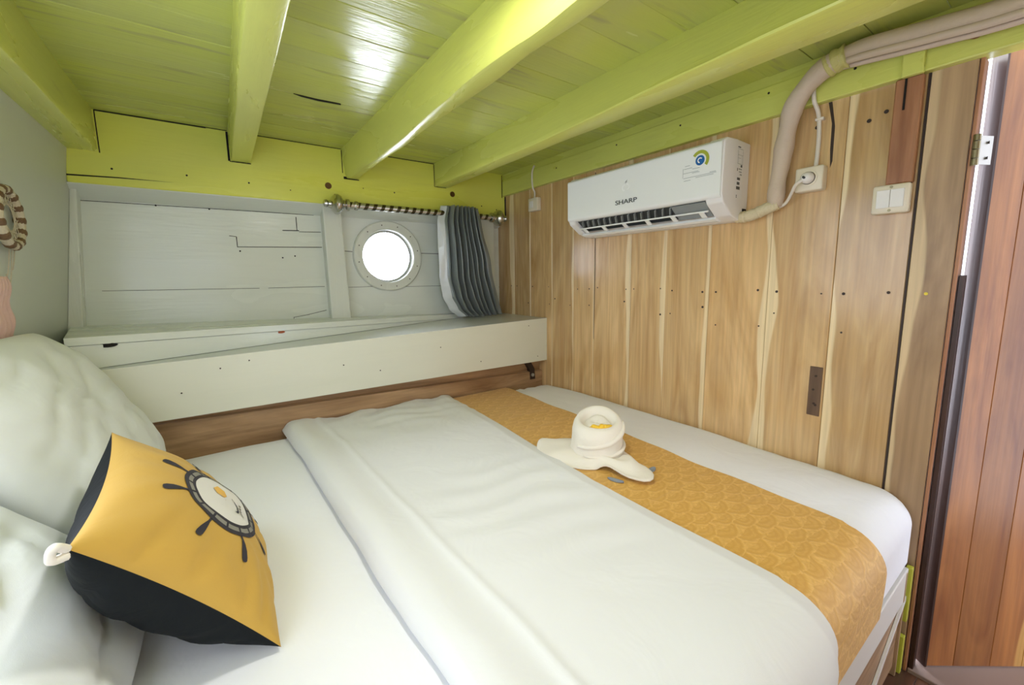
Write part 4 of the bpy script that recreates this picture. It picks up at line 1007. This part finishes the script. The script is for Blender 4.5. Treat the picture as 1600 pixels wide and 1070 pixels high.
bm = bmesh.new(); tube(bm, [(1.63, .562, 2.097), (1.629, .54, 2.104), (1.628, .51, 2.11)], .034, seg=14, n=4, rf=lambda s: 1+.1*math.sin(s*14)); obj('tape_band', bm, simple('lime_smeared_tape', '#c9c27c', .5, bump=.5, bscale=70), hose, smooth=True)

# socket with plug
so = thing('power_socket', 'white power socket box with plug on the wood wall right of the pipe bundle', 'socket', (XR, .60, 1.77))
bm = bmesh.new(); box(bm, XR-.042, XR, .558, .640, 1.728, 1.808, bevel=.006, seg=3); obj('socket_box', bm, M['cream'], so, smooth=40)
bm = bmesh.new(); lathe(bm, [(.026, 0), (.026, -.003), (.021, -.003), (.020, .001)], (XR-.042, .599, 1.77), 'X', 32); obj('socket_ring', bm, M['cream'], so, smooth=40)
pl = thing('power_plug', 'round white plug pushed into the socket with its cord looping to the pipe bundle', 'plug', (XR-.045, .60, 1.77))
bm = bmesh.new(); lathe(bm, [(.019, .0), (.019, -.012), (.013, -.024), (.008, -.028)], (XR-.0455, .599, 1.77), 'X', 24); obj('plug_body', bm, M['plastic2'], pl, smooth=40)
bm = bmesh.new(); tube(bm, [(XR-.066, .602, 1.768), (XR-.07, .625, 1.75), (XR-.05, .645, 1.725), (XR-.03, .668, 1.700), (XR-.03, .69, 1.690), (XR-.03, .703, 1.70)], .0055, seg=8); obj('plug_cord', bm, M['cable'], pl, smooth=True)
bm = bmesh.new(); tube(bm, [(XR-.062, .606, 1.774), (XR-.075, .602, 1.77), (XR-.062, .596, 1.764)], .004, seg=6); o = obj('plug_grip', bm, M['dark_plastic'], pl, smooth=True)
bm = bmesh.new(); tube(bm, [(1.663, .606, 2.07), (1.665, .603, 2.02), (1.69, .597, 1.985), (1.692, .591, 1.93), (1.692, .590, 1.86), (1.685, .590, 1.806)], .0065, seg=8)
box(bm, 1.682, 1.70, .578, .602, 1.958, 1.966, bevel=.001)
tag(obj('cable', bm, M['cable'], smooth=40), 'white cable coming down from the pipe bundle to the power socket', 'cable')
# switch
sw_ = thing('light_switch', 'white double light switch on the wood wall under the reddish batten', 'switch', (XR, .383, 1.67))
bm = bmesh.new(); box(bm, XR-.030, XR, .340, .427, 1.628, 1.713, bevel=.007, seg=3)
sbox = obj('switch_box', bm, M['cream'], sw_, smooth=40)
for k, (y0, y1, nm) in enumerate(((.352, .383, 'rocker'), (.384, .415, 'rocker.001'))):
    bm = bmesh.new(); hexa(bm, [(XR-.033-.002*z_, y, 1.645 if z_ == 0 else 1.697) if s == 0 else (XR-.028, y, 1.645 if z_ == 0 else 1.697) for s in (0, 1) for y in (y0, y1) for z_ in (0, 1)], bevel=.0008); obj(nm, bm, M['plastic2'], sw_)
for z, nm in ((1.6365, 'screw'), (1.7045, 'screw.001')):
    bm = bmesh.new(); disc(bm, (XR-.0305, .383, z), .004, 'X', mi=0); obj(nm, bm, M['brass'], sbox)
# junction box left of the air conditioner
jb = thing('junction_box', 'small cream junction box on the wood wall near the curtain', 'junction box', (XR, 2.12, 1.90))
bm = bmesh.new(); box(bm, XR-.035, XR, 2.075, 2.165, 1.865, 1.945, bevel=.005, seg=2); obj('box_body', bm, M['cream'], jb, smooth=40)
bm = bmesh.new(); box(bm, XR-.038, XR-.034, 2.115, 2.150, 1.885, 1.927, bevel=.002); obj('box_button', bm, M['plastic2'], jb)
bm = bmesh.new(); tube(bm, [(XR-.02, 2.118, 1.944), (XR-.018, 2.118, 1.98), (XR-.03, 2.122, 2.01), (XR-.034, 2.124, 2.06), (XR-.034, 2.12, 2.11), (XR-.026, 2.11, 2.14)], .0055, seg=8)
tag(obj('cable.001', bm, M['cable'], smooth=True), 'thin cream cable running from the junction box up over the lime plank', 'cable')

# ------------------------------------------------------------------ curtain rod and curtain
RY, RZ = 2.415, 1.851
rod = thing('curtain_rod', 'silver spiral-banded curtain rod with round finials over the porthole', 'curtain rod', (1.07, RY, RZ))
bm = bmesh.new(); lathe(bm, [(.019, -.46), (.019, .47)], (0, 0, 0), 'X', 20)
o = obj('rod_bar', bm, M['rod'], smooth=40); o.parent = rod
def finial(s, x):
    bm = bmesh.new(); lathe(bm, [(r_*1.22, h_) for r_, h_ in [(.018, 0), (.026, .004*s), (.026, .018*s), (.019, .024*s), (.022, .034*s), (.038, .045*s), (.044, .06*s), (.043, .075*s), (.03, .09*s), (.014, .096*s), (.012, .108*s), (.017, .116*s), (.015, .128*s), (.004, .134*s)]], (x, RY, RZ), 'X', 28)
    return obj('finial', bm, M['chrome'], rod, smooth=35)
finial(-1, .625); finial(1, 1.535)
for x in (.64, 1.525):
    bm = bmesh.new(); lathe(bm, [(.024, -.008), (.026, 0), (.024, .008)], (x+.02, RY, RZ), 'X', 20); box(bm, x+.012, x+.028, RY, YH, RZ-.008, RZ+.008, bevel=.002); obj('bracket', bm, M['chrome'], rod, smooth=35)
bm = bmesh.new()
NP = 8.0
def interp(tab, z):
    for (za, va), (zb, vb) in zip(tab, tab[1:]):
        if za >= z >= zb: t = (za-z)/(za-zb); t = t*t*(3-2*t)*.5+t*.5; return va+(vb-va)*t
    return tab[-1][1]
cl_ = [(1.90, 1.172), (1.80, 1.142), (1.62, 1.138), (1.45, 1.14), (1.33, 1.16), (1.25, 1.21), (1.197, 1.28)]
crr = [(1.90, 1.425), (1.80, 1.446), (1.53, 1.512), (1.197, 1.60)]
def curt(off):
    def g(u, v):
        z = 1.897+(1.197-1.897)*v; xl, xr = interp(cl_, z), interp(crr, z)
        # a broad flat return on the left, tight pleats, then a wider panel on the right
        uu = u+.012*math.sin(u*17)+.02*math.sin(v*5+u*3)*v*(1-u)
        x = xl+(xr-xl)*uu
        amp = .036+.006*math.sin(v*4)
        if v > .62: x += .02*math.sin((v-.62)/.38*PI)*(1-u)*.5
        ph = 2*PI*(u-.17)/.66*6.5
        k = max(0, min(1, (u-.15)/.06))*max(0, min(1, (.93-u)/.12))
        sn = math.sin(ph); y = 2.404+amp*math.copysign(abs(sn)**.75, sn)*k-.010*k+.03*max(0, (.17-u)/.17)**1.3
        y += .010*math.sin(v*9+u*20)*v*.6+.006*noise.noise((u*12, v*5, 2))
        if 1.82 < z < 1.88: y += 0
        y -= .004
        # gathered at the rod
        if abs(z-RZ) < .025: y -= .0
        return Vector((x, y-.012+off-(.012*math.sin(PI*min(1, v*1.1)) if v < .9 else 0), z))
    return g
cur = thing('curtain', 'grey satin pleated curtain pulled aside right of the porthole', 'curtain', (1.37, 2.41, 1.197))
def sub(f, a_, b_): return lambda u, v: f(a_+(b_-a_)*u, v)
slab(bm, 130, 70, sub(curt(-.0012), .12, 1), sub(curt(.0012), .12, 1)); obj('curtain_panel', bm, M['silver_cloth'], cur, smooth=True)
bm = bmesh.new(); slab(bm, 20, 70, sub(curt(-.0012), 0, .12), sub(curt(.0012), 0, .12))  # lining strip, coloured paler than the panel to carry the porthole light
o = obj('turned_edge', bm, simple('porthole_lit_satin_lining', '#d3d8dc', .3, metal=.1, bump=.2, bscale=40), cur, smooth=True); o['label'] = 'turned-out lining edge with the porthole glow in its colour'

# ------------------------------------------------------------------ woven hanging on the left wall
hoop = thing('wall_hanging', 'round woven rattan hoop on the white panel wall at the left edge', 'wall hanging', (xw(1.638), 1.841, 1.638))
hc = Vector((xw(1.638)+.016, 1.841, 1.638)); R0 = .080
bm = bmesh.new(); tube(bm, [hc+Vector((0, R0*math.cos(2*PI*k/48), R0*math.sin(2*PI*k/48))) for k in range(49)], .0125, seg=10, smoothpath=False)
obj('hoop', bm, M['rattan'], hoop, smooth=True)
bm = bmesh.new()
for k in range(13):
    a = 2*PI*k/13; c = hc+Vector((.0, R0*math.cos(a), R0*math.sin(a))); tv = Vector((0, -math.sin(a), math.cos(a))); rv = Vector((0, math.cos(a), math.sin(a)))
    tube(bm, [c-tv*.010, c, c+tv*.010], .0138, seg=10, n=3, rf=lambda s: .9+.14*math.sin(PI*s))
obj('lashing', bm, M['brown_rattan'], hoop, smooth=True)
bm = bmesh.new()
for k in range(18):
    a = 2*PI*k/18; b_ = a+2.2
    tube(bm, [hc+Vector((0, R0*math.cos(a), R0*math.sin(a))), hc+Vector((0, R0*math.cos(b_), R0*math.sin(b_)))], .0012, seg=5, smoothpath=False)
obj('web', bm, M['rattan'], hoop)
bm = bmesh.new()
for y0, l in ((1.905, .10), (1.885, .14), (1.865, .09)):
    z0 = 1.63-math.sqrt(max(0, R0**2-(y0-1.841)**2)); tube(bm, [(xw(z0)+.01, y0, z0), (xw(z0-l*.5)+.008, y0+.006, z0-l*.5), (xw(z0-l*.9)+.008, y0-.004, z0-l*.9), (xw(z0-l*.85)+.008, y0-.014, z0-l*.85)], .0015, seg=5)
obj('string', bm, M['rattan'], hoop)
bm = bmesh.new()
def pk(off):
    def g(u, v):
        z = 1.47+(1.245-1.47)*v; w_ = .08+.09*v
        y = 1.775+(u-.5)*w_+.04*v; return Vector((xw(z+.012*math.sin(u*9)*v)+.014+.007*math.sin(u*26+v*4)+.004*math.sin(v*13)+off, y, z+.012*math.sin(u*9)*v))
    return g
slab(bm, 40, 24, pk(.001), pk(-.001))
tag(obj('cloth', bm, M['pink'], smooth=True), 'crumpled pink cloth hanging on the white panel wall below the woven hoop', 'cloth')
